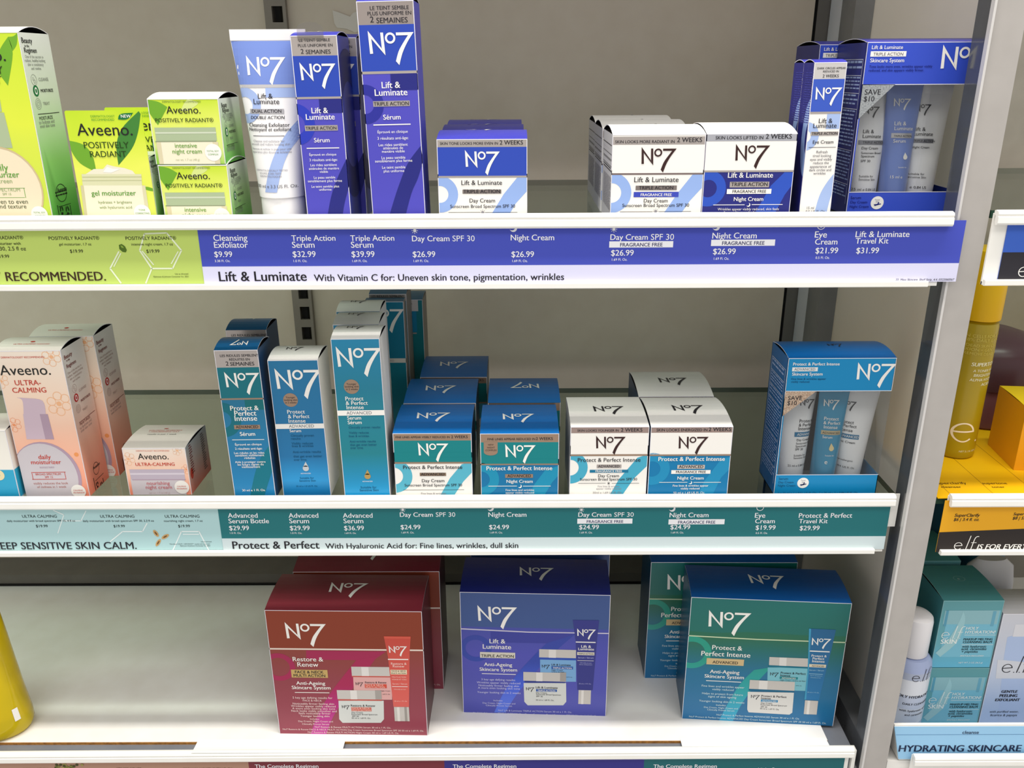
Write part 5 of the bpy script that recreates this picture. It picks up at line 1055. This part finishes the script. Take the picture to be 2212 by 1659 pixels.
def d_blue(c, f):
    f.poly([(60, 640), (700, 672), (1420, 684), (1420, 693), (700, 681), (60, 650)], mat('#c9c4d8', .4), 2)
    f.ring(262, 812, 132, 86, BL7, 1); f.poly([(385, 672), (1100, 692), (850, 770), (385, 762)], mat('#3d429a', .36), 1)
    f.strip([(850, 770), (720, 900), (620, 1010), (500, 1170), (415, 1345)], [(1090, 694), (900, 860), (760, 1010), (600, 1200), (510, 1345)], BL7, 1.6)
    f.lines([('Lift &', 440, 769, 136, .01), ('Luminate', 437, 816, 242, .01), ('Anti-Ageing', 448, 960, 234, .014), ('Skincare System', 450, 1001, 316, .014)], WHITE)
    f.rect(297, 845, 590, 893, mat('#d8d2c4', .35, .2), 3); f.text('TRIPLE ACTION', 443, 886, 276, INK, 5, .014); f.rect(312, 1023, 595, 1028, WHITE, 3)
    f.lines([('3 key age defying results:', 450, 1080, 288), ('Wrinkles appear visibly reduced', 452, 1106, 364), ('Noticeably firmer feeling skin', 453, 1130, 340), ('A more even looking skin tone', 455, 1151, 350), ('Younger looking skin in 2 weeks', 455, 1187, 362), ('Includes:', 448, 1252, 80), ('Day Cream, Night Cream and', 455, 1275, 275), ('Clinically Proven Serum', 455, 1295, 220), ('No7 Lift & Luminate TRIPLE ACTION Serum 30 ml e 1 Fl. Oz.', 755, 1342, 616), ('No7 Lift & Luminate TRIPLE ACTION Day Cream Sunscreen Broad Spectrum SPF 30 50 ml e 1.69 Fl. Oz.', 760, 1368, 1040)], mat('#cfd0ee', .4))
    f.poly([(1070, 575), (1290, 578), (1272, 740), (1236, 1160), (1108, 1158), (1096, 760)], DK, 4); f.rect(1117, 1160, 1220, 1276, SILV, 4); f.rect(1140, 1160, 1160, 1276, SILVH, 5); f.mark(1107, 645, 156, WHITE, 6); f.rect(1095, 756, 1260, 764, WHITE, 5)
    f.lines([('Lift &', 1180, 806, 84), ('Luminate', 1180, 827, 134)], WHITE, 6, .012); f.rect(1106, 843, 1250, 868, mat('#d8d2c4', .35, .2), 5); f.text('TRIPLE ACTION', 1180, 862, 130, INK, 6, .012); f.lines([('Serum / Sérum', 1178, 895, 130), ('Clinically proven', 1178, 936, 100), ('Sérum cliniquement', 1178, 950, 110), ('30 ml e 1 Fl. Oz.', 1172, 1110, 105)], mat('#b9bce8', .4), 6); f.rect(1108, 912, 1244, 915, WHITE, 6)
    f.poly([(797, 900), (1097, 900), (1097, 1090), (800, 1090)], mat('#79a9d6', .36), 2); f.rect(790, 822, 1097, 890, SILV, 3); f.rect(870, 822, 930, 890, SILVH, 4); f.rect(792, 890, 1097, 908, mat('#2c4fae', .36), 3)
    f.mark(812, 945, 68, INK, 5); f.text('Lift & Luminate', 972, 956, 162, INK, 5, .014); f.rect(892, 962, 1072, 985, mat('#2457a6', .36), 4); f.text('TRIPLE ACTION', 982, 981, 160, WHITE, 6, .01); f.lines([('Night Cream', 940, 998, 96), ('Crème de Nuit', 945, 1012, 105), ('1.69 Fl. Oz.', 1040, 1055, 55)], INK, 5)
    jar_print(f, (658, 1012, 1014, 1085), (668, 1085, 1005, 1100), (660, 1100, 1014, 1286), SILV, mat('#2c3a86', .36), BODY, SILVH)
    f.mark(680, 1133, 70, INK, 6); f.text('Lift & Luminate', 852, 1146, 184, INK, 6, .014); f.rect(764, 1152, 938, 1172, mat('#2457a6', .36), 5); f.text('TRIPLE ACTION', 850, 1169, 150, WHITE, 7, .01); f.lines([('Day Cream', 808, 1187, 92), ('Sunscreen Broad Spectrum', 868, 1202, 208), ('SPF 30', 792, 1217, 56), ('50 ml e 1.69 Fl. Oz.', 838, 1248, 152)], INK, 6)
    c.part('logo').mark(275, 450, 330, WHITE); c.part('logo', c.top, True).mark(628, 138, 284, WHITE)
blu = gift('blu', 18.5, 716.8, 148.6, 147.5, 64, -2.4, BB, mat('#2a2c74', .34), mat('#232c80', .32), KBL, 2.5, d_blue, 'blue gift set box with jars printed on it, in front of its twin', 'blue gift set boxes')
dup(blu, 26, 792, SB, 'blue gift set box hidden behind the front blue one under the price channel', group='blue gift set boxes')
TBX = grad('teal_box_run', [(0, '#0f6aa0'), (.4, '#0f6d94'), (.6, '#126a62'), (.68, '#20684c'), (.73, '#16684e'), (.735, '#0b6a60'), (1, '#0a6a66')], 0, .148, .34, 0, .06, 14); T7 = grad('teal_seven_run', [(0, '#2ba4d0'), (.35, '#18a0a6'), (.7, '#169680'), (1, '#169680')], 0, .11, .34); TT = grad('teal_tube_run', [(0, '#1476b0'), (1, '#0f5f8e')], .02, .118, .34)
def d_teal(c, f):
    f.poly([(320, 640), (900, 672), (1700, 700), (1700, 708), (900, 680), (320, 648)], mat('#c9d8b4', .4), 2)
    f.ring(405, 775, 150, 100, T7, 1)
    f.strip([(880, 910), (780, 1010), (690, 1150), (600, 1320)], [(1010, 890), (900, 1010), (780, 1180), (700, 1340)], T7, 1)
    f.lines([('Protect &', 672, 756, 234, .01), ('Perfect Intense', 662, 806, 382, .01), ('Anti-Ageing', 655, 937, 226, .014), ('Skincare System', 652, 973, 306, .014)], WHITE)
    f.rect(517, 824, 803, 872, mat('#d2b98a', .35, .25), 3); f.text('ADVANCED', 660, 862, 196, INK, 5, .014); f.rect(513, 994, 782, 999, WHITE, 3)
    f.lines([('Fine lines and wrinkles appear', 642, 1043, 330), ('visibly reduced', 642, 1066, 166), ('Helps to protect from future', 638, 1100, 316), ('signs of skin ageing', 636, 1122, 218), ('Younger looking skin in 2 weeks', 633, 1158, 348), ('Includes:', 628, 1184, 80), ('Day Cream, Night Cream and', 626, 1204, 262), ('Clinically Proven Serum', 626, 1222, 210), ('No7 Protect & Perfect Intense ADVANCED Serum 30 ml e 1 Fl. Oz.', 910, 1272, 640), ('No7 Protect & Perfect Intense ADVANCED Day Cream Sunscreen Broad Spectrum SPF 30 50 ml e 1.69 Fl. Oz.', 908, 1296, 1056), ('No7 Protect & Perfect Intense ADVANCED Night Cream 50 ml e 1.69 US Fl. Oz.', 904, 1320, 760)], mat('#cfe6ea', .4))
    f.poly([(1300, 592), (1506, 602), (1470, 760), (1375, 1142), (1264, 1135), (1290, 900)], TT, 4); f.poly([(1300, 592), (1316, 594), (1300, 900), (1278, 1135), (1264, 1135), (1290, 900)], mat('#3f9ac0', .34), 5); f.poly([(1270, 1140), (1370, 1146), (1358, 1250), (1260, 1246)], SILV, 4); f.poly([(1290, 1141), (1310, 1143), (1298, 1248), (1280, 1247)], SILVH, 5)
    f.mark(1325, 660, 148, WHITE, 6); f.rect(1302, 763, 1458, 771, WHITE, 5); f.lines([('Protect &', 1375, 809, 118), ('Perfect', 1370, 830, 92), ('Intense', 1370, 851, 98)], WHITE, 6, .012); f.rect(1300, 866, 1430, 889, mat('#e2d6bc', .35, .2), 5); f.text('ADVANCED', 1368, 884, 96, INK, 6, .012); f.lines([('Serum / Sérum', 1358, 916, 114), ('Sérum cliniquement', 1355, 955, 92), ('Clinically proven', 1350, 970, 80), ('30 ml e 1 Fl. Oz.', 1332, 1084, 92)], mat('#a9d4e4', .4), 6); f.rect(1300, 938, 1406, 941, mat('#a9d4e4', .4), 6)
    f.poly([(985, 890), (1290, 890), (1276, 1070), (980, 1060)], mat('#79bcc9', .36), 2); f.poly([(998, 810), (1296, 822), (1292, 886), (994, 872)], SILV, 3); f.poly([(1075, 813), (1130, 815), (1126, 879), (1072, 876)], SILVH, 4); f.poly([(990, 872), (1292, 886), (1290, 898), (988, 886)], mat('#0f6f86', .36), 4)
    f.mark(1005, 925, 66, INK, 5); f.lines([('Protect & Perfect', 1178, 942, 194), ('Intense', 1118, 958, 78)], INK, 5, .014); f.rect(1076, 962, 1215, 980, mat('#0f7f86', .36), 4); f.text('ADVANCED', 1145, 977, 110, WHITE, 6); f.lines([('Night Cream / Crème de Nuit', 1175, 995, 195), ('1.69 Fl. Oz.', 1220, 1032, 50)], INK, 5)
    f.poly([(832, 1075), (1185, 1082), (1172, 1235), (1150, 1250), (838, 1232), (828, 1210)], mat('#dcdad6', .38), 5); f.poly([(848, 984), (1192, 1000), (1188, 1068), (842, 1052)], SILV, 6); f.poly([(920, 988), (985, 991), (980, 1058), (915, 1055)], SILVH, 7); f.poly([(842, 1052), (1188, 1068), (1186, 1082), (840, 1066)], mat('#0f6286', .36), 7)
    f.mark(858, 1096, 68, INK, 7); f.lines([('Protect & Perfect', 1030, 1118, 194), ('Intense', 970, 1132, 76)], INK, 7, .014); f.rect(932, 1136, 1062, 1154, mat('#2c86b4', .36), 6); f.text('ADVANCED', 996, 1151, 110, WHITE, 8); f.lines([('Day Cream', 975, 1168, 88), ('Sunscreen Broad Spectrum', 1030, 1183, 204), ('SPF 30', 955, 1196, 50), ('50 ml e 1.69 Fl. Oz.', 998, 1212, 148)], INK, 7)
    c.part('logo').mark(537, 450, 326, WHITE); c.part('logo', c.top, True).mark(830, 182, 270, WHITE)
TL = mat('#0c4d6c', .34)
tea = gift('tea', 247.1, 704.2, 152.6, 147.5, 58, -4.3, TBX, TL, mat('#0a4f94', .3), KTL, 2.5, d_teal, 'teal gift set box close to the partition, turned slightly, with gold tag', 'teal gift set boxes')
dup(tea, 217.5, 772, SB, 'teal gift set box partly hidden behind the front teal one', yaw=-.5, group='teal gift set boxes')

# yellow bottle at the picture edge
YEL = bpy.data.materials.new('clear_yellow_bottle'); YEL.use_nodes = True; b_ = YEL.node_tree.nodes['Principled BSDF']
b_.inputs['Base Color'].default_value = lin('#ecd000'); b_.inputs['Roughness'].default_value = .12; b_.inputs['Transmission Weight'].default_value = .35; b_.inputs['IOR'].default_value = 1.4
R = root('shampoo_bottle', -538, 701, SB); M = Mesh(); N = 36
prof = [(33, 22, 0), (39, 27, 3), (41.5, 29, 9), (41.5, 29, 16), (38.5, 27.5, 45), (36.5, 26, 75), (34.5, 25, 105), (32, 24, 135), (27, 22, 152), (18, 16, 164), (13, 13, 170)]
M.loft([[(a * math.cos(2 * math.pi * i / N), b * math.sin(2 * math.pi * i / N), z) for i in range(N)] for a, b, z in prof], YEL); M.build('bottle_body', R, smooth=True)
M = Mesh(); M.loft([[(13.5 * math.cos(2 * math.pi * i / N), 13.5 * math.sin(2 * math.pi * i / N), z) for i in range(N)] for z in (170, 190)], WHITE); M.build('cap', R, smooth=True)
def bq(a, z, o=.5):
    t = math.radians(a); k = 0
    for (a0, b0, z0), (a1, b1, z1) in zip(prof, prof[1:]):
        if z0 <= z <= z1: k = (z - z0) / (z1 - z0); return V((a0 + (a1 - a0) * k + o) * math.cos(t), (b0 + (b1 - b0) * k + o) * math.sin(t), z)
def wrap(nm, a0, a1, z0, z1, m):
    M = Mesh(); n = 14
    for i in range(n):
        for j in range(4):
            q = lambda i, j: bq(a0 + (a1 - a0) * i / n, z0 + (z1 - z0) * j / 4)
            M.face([q(i, j), q(i + 1, j), q(i + 1, j + 1), q(i, j + 1)], m)
    return M.build(nm, R)
wrap('green_label', -110, -48, 78, 96, mat('#2f6b3a', .4));
wrap('barcode_sticker', -32, -22, 20, 34, WHITE)
tag(R, 'clear bottle of yellow liquid standing at the picture edge on the white shelf board', 'bottle')

# ================================================================== THE NEXT BAY: yellow shelf and pale blue shelf
KE = (1820, 1190, 392 / 1387)
struct(panel('wall_back_right', 364, 985, -800, 1000, 1003, 480, paint('grey_bay_panel', '#8b867c', '#928d83', .45)), 'grey back panel of the yellow bay', 'wall')
_EA = [(.5 + .5 * math.cos(math.radians(a)), .5 + .5 * math.sin(math.radians(a))) for a in range(4, 322, 9)]; _EB = [(.5 + .41 * math.cos(math.radians(a)), .5 + .43 * math.sin(math.radians(a))) for a in range(4, 322, 9)]
ELF = [[_EA[i], _EA[i + 1], _EB[i + 1], _EB[i]] for i in range(len(_EA) - 1)] + [ [(1.42, 0), (1.52, 0), (1.86, 1.9), (1.76, 1.9)], [(2.04, 0), (2.14, 0), (2.36, 1.35), (2.26, 1.35)], [(1.98, .93), (2.62, .93), (2.63, 1.0), (1.99, 1.0)]]
_FA, _FB = _cat([(2.26, 1.35), (2.36, 1.66), (2.56, 1.84), (2.8, 1.84)], 4), _cat([(2.36, 1.35), (2.45, 1.62), (2.6, 1.75), (2.8, 1.75)], 4)
ELF += [[(.05 + .94 * i / 8, .47 + .065 * i / 8), (.05 + .94 * (i + 1) / 8, .47 + .065 * (i + 1) / 8), (.05 + .94 * (i + 1) / 8, .55 + .065 * (i + 1) / 8), (.05 + .94 * i / 8, .55 + .065 * i / 8)] for i in range(8)]
NBAR = len(ELF) - 8
ELF += [[_FA[i], _FB[i], _FB[i + 1], _FA[i + 1]] for i in range(len(_FA) - 1)] + [[(x, 0), (x + .09, 0), (x + .09, .09), (x, .09)] for x in (1.16, 1.68, 2.34)]
def elf_mark(p, cx, by, w, m, l=4, cap=None, bold=0.0):
    '''round thin e, slanted l and f with dots between them'''
    u0, v = p.uv(cx - w / 2, by); u1, _ = p.uv(cx + w / 2, by); k = abs(u1 - u0) / 2.8; u0 = min(u0, u1)
    for i, q in enumerate(ELF): p.upoly([(u0 + x * k, v - y * k) for x, y in q], m, l + (.5 if NBAR <= i < NBAR + 8 or q[0] == (1.98, .93) else 0))
glass_shelf('glass_shelf', 366, 800, -104, 'glass shelf above the yellow toner bottle, seen almost edge on', y0=662)
glass_shelf('glass_shelf', 366, 800, -353, 'glass shelf with dark green edge carrying the yellow liner', y0=665)
channel(366, 800, 650, -102.5, -161, 'white price channel above the yellow toner bottle')
channel(374, 800, 652, -345, -404.5, 'white price channel of the yellow shelf')
channel(386, 800, 650, -627.5, -690, 'white price channel below the pale blue tray')
p = strip_page('price_strip', 377.5, 800, 655.8, -110, -157.6, mat('#3a63c4', .5)); p.xm = 2200
p.band(545, None, mat('#2b2930', .5), 1, x=2200); elf_mark(p, 2228, 598, 62, WHITE, 4)
strip_done(p, 'blue and black shelf label strip above the yellow toner bottle')
p = strip_page('price_strip', 371, 800, 657.8, -352, -403, mat('#e8a81a', .5)); p.xm = 2140; BK = mat('#2a2320', .5)
p.poly([(2000, 1151), (2212, 1142), (3400, 1092), (3400, 1400), (2000, 1300)], BK, 1)
p.text('SuperClarify', 2088, 1116, 54, BK, 4, .014, .2); p.text('$6 | 3.4 fl. oz.', 2087, 1125, 56, BK, 4, .01, .2); p.text('SuperTone', 2210, 1113, 44, BK, 4, .014, .2); p.text('$8 | 5.1 fl. oz.', 2214, 1122, 56, BK, 4, .01, .2)
elf_mark(p, 2084, 1187, 50, WHITE, 4, 26); p.text('IS FOR EVERY EYE', 2179, 1186, 142, WHITE, 4, .02, .2)
strip_done(p, 'yellow and black shelf label strip with white slanted lettering')

# liner sheet on the yellow shelf
R = root('shelf_liner', 583, 806, -353); M = Mesh(); YL = mat('#eeb60e', .42); M.box(-216, -143, .2, 216, 143, .9, YL); LN = mat('#a8750a', .5)
p = Page(M, rmat(R), (-216, 143, .9), (1, 0, 0), (0, -1, 0), 432, 286)
for x in (381, 419, 457, 495): p.urect(x - 367 - .25, 0, x - 367 + .25, 286, LN, 1)
for t, cx, by, w in (('superclarify', 2054, 1046, 70), ('cleanser', 2056, 1054, 44), ('supertone', 2150, 1046, 54), ('toner', 2158, 1054, 28)): p.text(t, cx, by, w, mat('#5a3d0c', .5), 2, .012)
M.build('sheet', R); tag(R, 'yellow liner sheet with fine lines on the glass shelf under the toner bottle', 'shelf liner')

# yellow toner bottle
def cyl(rings, m, name, R, smooth=True, n=40, mfun=None):
    M = Mesh(); M.loft([[(r * math.cos(2 * math.pi * i / n), r * math.sin(2 * math.pi * i / n), z) for i in range(n)] for r, z in rings], m, True, mfun); return M.build(name, R, smooth=smooth)
R = root('toner_bottle', 425.5, 757, -352); OL = bpy.data.materials.new('olive_yellow_bottle'); OL.use_nodes = True; b_ = OL.node_tree.nodes['Principled BSDF']
b_.inputs['Base Color'].default_value = lin('#b79d14'); b_.inputs['Roughness'].default_value = .3; b_.inputs['Transmission Weight'].default_value = .15
cyl([(14, 0), (16.5, .8), (17.6, 3), (17.8, 8), (17.8, 129), (17.2, 133), (15, 135)], OL, 'bottle_body', R)
cyl([(17.9, 136), (18.1, 137), (18.1, 196), (17.3, 199), (15, 200)], mat('#e3b207', .38), 'cap', R)
M = Mesh(); p = Page(M, rmat(R), (-17.8, -17, 200), (1, 0, 0), (0, 0, -1), 35.6, 200, fn=lambda u, v, l: V(max(-17.6, min(17.6, u - 17.8)), -math.sqrt(max(0, 17.8 ** 2 - max(-17.6, min(17.6, u - 17.8)) ** 2)) - l - .1, 200 - v)).view(*K6)
TXT = mat('#f4efcf', .45); FT_ = mat('#d6c45e', .45)
p.lines([('IN CELLS FOR A M', 1830, 448, 270), ('18% DAILY EXFO', 1822, 478, 260), ('DEAD SKIN CELL', 1815, 518, 232), ('XION + GENTLE', 1812, 548, 240), ('REMOVE DEAD SK', 1806, 578, 250)], FT_)
p.lines([('SUPERTONE', 1835, 660, 225, .03), ('A TONER WITH', 1834, 703, 200, .01), ('BRIGHTENING', 1834, 737, 200, .01), ('ALPHA HYDROXY', 1832, 771, 248, .01), ('ACIDS', 1834, 806, 88, .014), ('NET 5.1 FL OZ (150 ml)', 1722, 1300, 196)], TXT, 1, 0, .12)
M.build('lettering', R); M = Mesh(); p.to(M); elf_mark(p, 1790, 1228, 440, mat('#f6e7cf', .4), 1); M.build('logo', R)
tag(R, 'tall yellow toner bottle with bright yellow cap behind the partition', 'bottle')
# yellow carton
c = Carton('skincare_carton', 492, 714, -352, 60, 62, 58, mat('#eba21a', .42), mat('#e8a416', .42), mat('#e8c20c', .42), 1.0, yaw=-6, edge=None)
c.done('plain yellow carton beside the toner bottle, cut off by the picture edge', 'carton')
# plum round jar
R = root('round_jar', 500, 862, -352); PL = mat('#4d333b', .3)
cyl([(53, 0), (55, 2), (55, 38), (53, 42)], mat('#6e4650', .3), 'jar_body', R); cyl([(56.5, 42), (56.5, 66), (53, 78), (44, 87), (26, 93), (0.5, 95)], PL, 'lid', R)
tag(R, 'plum coloured round jar standing behind the yellow carton', 'jar')

# lower shelf of the next bay
M = Mesh(); M.box(366, 663, -662, 800, 985, -643, SHELFW); o = M.build('lower_shelf', None, world_mm=True); tag(o, 'white shelf under the pale blue tray', 'shelf')
R = root('display_tray', 583, 662, -642); TF = mat('#9ccdf0', .45); M = Mesh()
M.faces([V(-217, 0, 42), V(217, 0, 42), V(217, 0, 2), V(-207, 0, 2), V(-217, 1.2, 42), V(217, 1.2, 42), V(217, 1.2, 2), V(-207, 1.2, 2)], [(0, 1, 2, 3), (4, 7, 6, 5), (0, 4, 5, 1), (3, 2, 6, 7), (0, 3, 7, 4)], TF)
p = Page(M, rmat(R), (-217, 0, 42), (1, 0, 0), (0, 0, -1), 434, 40); NV = mat('#1f2c4c', .45)
p.urect(3, 9.6, 434, 10, mat('#4a7fae', .5), 2); p.text('cleanse', 2096, 1585, 36, NV, 3, .014); p.text('HYDRATING SKINCARE .', 2078, 1623, 278, NV, 3, .03)
M.build('front_panel', R)
M = Mesh(); M.box(-217, 0.2, 41.6, 217, 3, 44, PLASTIC); M.build('rim', R)
M = Mesh(); M.faces([V(-217, 1.2, 42), V(-207, 1.2, 1), V(-207, 250, 1), V(-217, 250, 42), V(-216, 1.2, 42), V(-206, 1.2, 1), V(-206, 250, 1), V(-216, 250, 42)], [(0, 1, 2, 3), (4, 7, 6, 5), (0, 4, 5, 1), (3, 2, 6, 7), (0, 3, 7, 4)], PLASTIC); M.build('side_panel', R)
M = Mesh(); M.box(-206, 1.2, 0, 217, 250, 1.5, PLASTIC); M.build('tray_floor', R)
tag(R, 'pale blue display tray with dark lettering holding the pale blue products', 'display tray')
ZT = -640
R = root('cleanser_bottle', 390, 702, ZT); LB = bpy.data.materials.new('milky_blue_bottle'); LB.use_nodes = True; b_ = LB.node_tree.nodes['Principled BSDF']
b_.inputs['Base Color'].default_value = lin('#b9c4e0'); b_.inputs['Roughness'].default_value = .25; b_.inputs['Transmission Weight'].default_value = .1
PB = mat('#cfd5e2', .3); PB2 = mat('#a7b3d6', .3)
zz = [(17, 0), (20, 1), (21.2, 4), (21.2, 26), (21.2, 44), (21.2, 60), (21.2, 78), (21.2, 86), (20.4, 92), (17, 96.5), (11, 98)]
cyl(zz, LB, 'bottle_body', R, mfun=lambda k: (LB, LB, LB, PB, mat('#c2cbdf', .3), mat('#dfe2ea', .3), mat('#aeb6cb', .3), PB2, PB2, PB2)[k])
cyl([(14.5, 98.5), (15.2, 99.5), (15.2, 136), (14.4, 140), (11.5, 142.5), (6, 143.2)], mat('#ebe8ea', .3), 'cap', R)
M = Mesh(); p = Page(M, rmat(R), (-21.2, -20, 98), (1, 0, 0), (0, 0, -1), 42.4, 98, fn=lambda u, v, l: V(max(-21, min(21, u - 21.2)), -math.sqrt(max(0, 21.2 ** 2 - max(-21, min(21, u - 21.2)) ** 2)) - l - .1, 98 - v)).view(*KE)
p.lines([('HOLY HYDRATION!', 555, 1122, 300, .03), ('DAILY CLEANSER', 560, 1175, 205, .02), ('with hyaluronic acid', 545, 1225, 220, .01), ('and ceramides', 545, 1255, 150, .01)], INK, 1, 0, .1); M.build('lettering', R)
M = Mesh(); p.to(M); elf_mark(p, 605, 995, 160, INK, 1, 100); M.build('logo', R)
tag(R, 'pale blue cleanser bottle with white cap standing in the display tray', 'bottle')

TE1 = grad('teal_balm_run', [(0, '#5fb6d6'), (.35, '#63a9b6'), (1, '#5b9aa0')], 0, .078, .42); TES = mat('#3c7f88', .42); TEL = mat('#4f959a', .42)
c = Carton('balm_carton', 441, 700, ZT + 79.2, 58.4, 78, 62, TE1, TES, TEL, 2.2, edge=mat('#8dbcc0', .5)); c.view(*KE); f = c.front
f.rect(775, 455, 1170, 810, mat('#79bcd2', .42), 1); f.rect(775, 455, 1190, 560, mat('#8fbcc4', .42), 2); f.rect(782, 455, 802, 575, mat('#5a9db6', .42), 3); f.rect(1140, 460, 1165, 575, mat('#6aa9c0', .42), 3)
f.strip([(925, 460), (880, 560), (800, 690), (710, 780)], [(925, 465), (935, 540), (880, 690), (745, 810)], mat('#9cc9d0', .42), 3)
PT = mat('#e6f0ee', .42); DTX = mat('#183238', .42)
f.lines([('HOLY', 986, 600, 97, .02), ('HYDRATION!', 1048, 630, 235, .02)], PT, 5, 0, .15); f.rect(930, 640, 1170, 643, PT, 4); f.rect(910, 714, 1150, 717, PT, 4)
f.lines([('MAKEUP MELTING', 1032, 682, 225, .025), ('CLEANSING BALM', 1028, 703, 223, .025), ('with hyaluronic', 1004, 738, 186), ('acid, ceramides', 1001, 757, 193), ('+ peptides', 968, 777, 127)], DTX, 5, 0.01, .15); f.lines([('SPATULA INCLUDED', 985, 806, 180), ('NET WT 2 OZ (56.5 g)', 975, 858, 186)], PT, 5, 0, .15); f.text('SKIN', 808, 708, 125, PT, 5, .03)
g = c.part('logo'); elf_mark(g, 835, 670, 170, PT, 5, 88)
t = c.part('logo', c.top, True); t.ring(890, 218, 44, 40, mat('#8dbcc0', .42), 1, .8); t.text('e', 890, 226, 20, mat('#b9d6d8', .42), 1)
balm = c.done('teal cleansing balm carton on top of another one beside the white capped bottle', 'carton', 'teal balm cartons')
dup(balm, 441.5, 700, ZT + .2, 'teal cleansing balm carton at the bottom of the stack in the tray', group='teal balm cartons')
dup(balm, 436, 768, ZT + .2, 'teal balm carton behind the bottom one of the stack, almost hidden', group='teal balm cartons')
dup(balm, 432, 768, ZT + 81, 'teal balm carton standing behind the top one of the stack', group='teal balm cartons')
GP = grad('peeling_carton_run', [(0, '#a9c2ea'), (.5, '#c3cde2'), (1, '#cfd0d8')], 0, .14, .42)
c = Carton('exfoliant_carton', 513, 700, ZT, 82, 142, 42, GP, mat('#b4bccb', .42), mat('#c8c8cc', .42), 4.0); c.view(*KE); f = c.front
f.poly([(1260, 660), (1290, 650), (1500, 650), (1500, 1320), (1240, 1320), (1180, 1320), (1235, 800)], mat('#b2c4e6', .42), 1); f.rect(1310, 560, 1500, 655, mat('#dcdce2', .42), 2); f.poly([(1185, 830), (1400, 850), (1400, 975), (1170, 975)], mat('#d6d8e0', .42), 2)
f.lines([('GENTLE', 1271, 1083, 124), ('PEELING', 1264, 1115, 138), ('EXFOLIANT', 1256, 1147, 188)], INK, 5, .04, .1); f.lines([('with purified water,', 1232, 1235, 222), ('licorice & papaya', 1228, 1262, 205)], mat('#4a5468', .42), 5, .01, .15)
g = c.part('logo'); elf_mark(g, 1322, 930, 225, INK, 5, 110)
c.done('pale blue and white exfoliant carton beside the stacked teal balm cartons', 'carton')
# soft white tube behind the exfoliant carton, dark teal tub behind
R = root('white_pouch', 497, 775, ZT); n = 24
M = Mesh(); M.loft([[(a * math.cos(2 * math.pi * i / n), b * math.sin(2 * math.pi * i / n), z) for i in range(n)] for a, b, z in ((26, 18, 0), (28, 20, 4), (28, 19, 90), (27, 14, 130), (24, 9, 150), (15, 6, 158))], mat('#c9c8cc', .4)); M.build('pouch_body', R, smooth=True)
tag(R, 'soft white pouch standing behind the exfoliant carton', 'pouch')
R = root('dark_tub', 505, 850, ZT); cyl([(42, 0), (44, 3), (46, 150), (46, 200)], mat('#24566a', .3), 'tub_body', R); cyl([(47, 200), (47, 222), (45, 225)], mat('#2d6478', .3), 'lid', R)
tag(R, 'dark teal round tub at the back of the pale blue shelf', 'tub')

bpy.data.objects.remove(_fo)
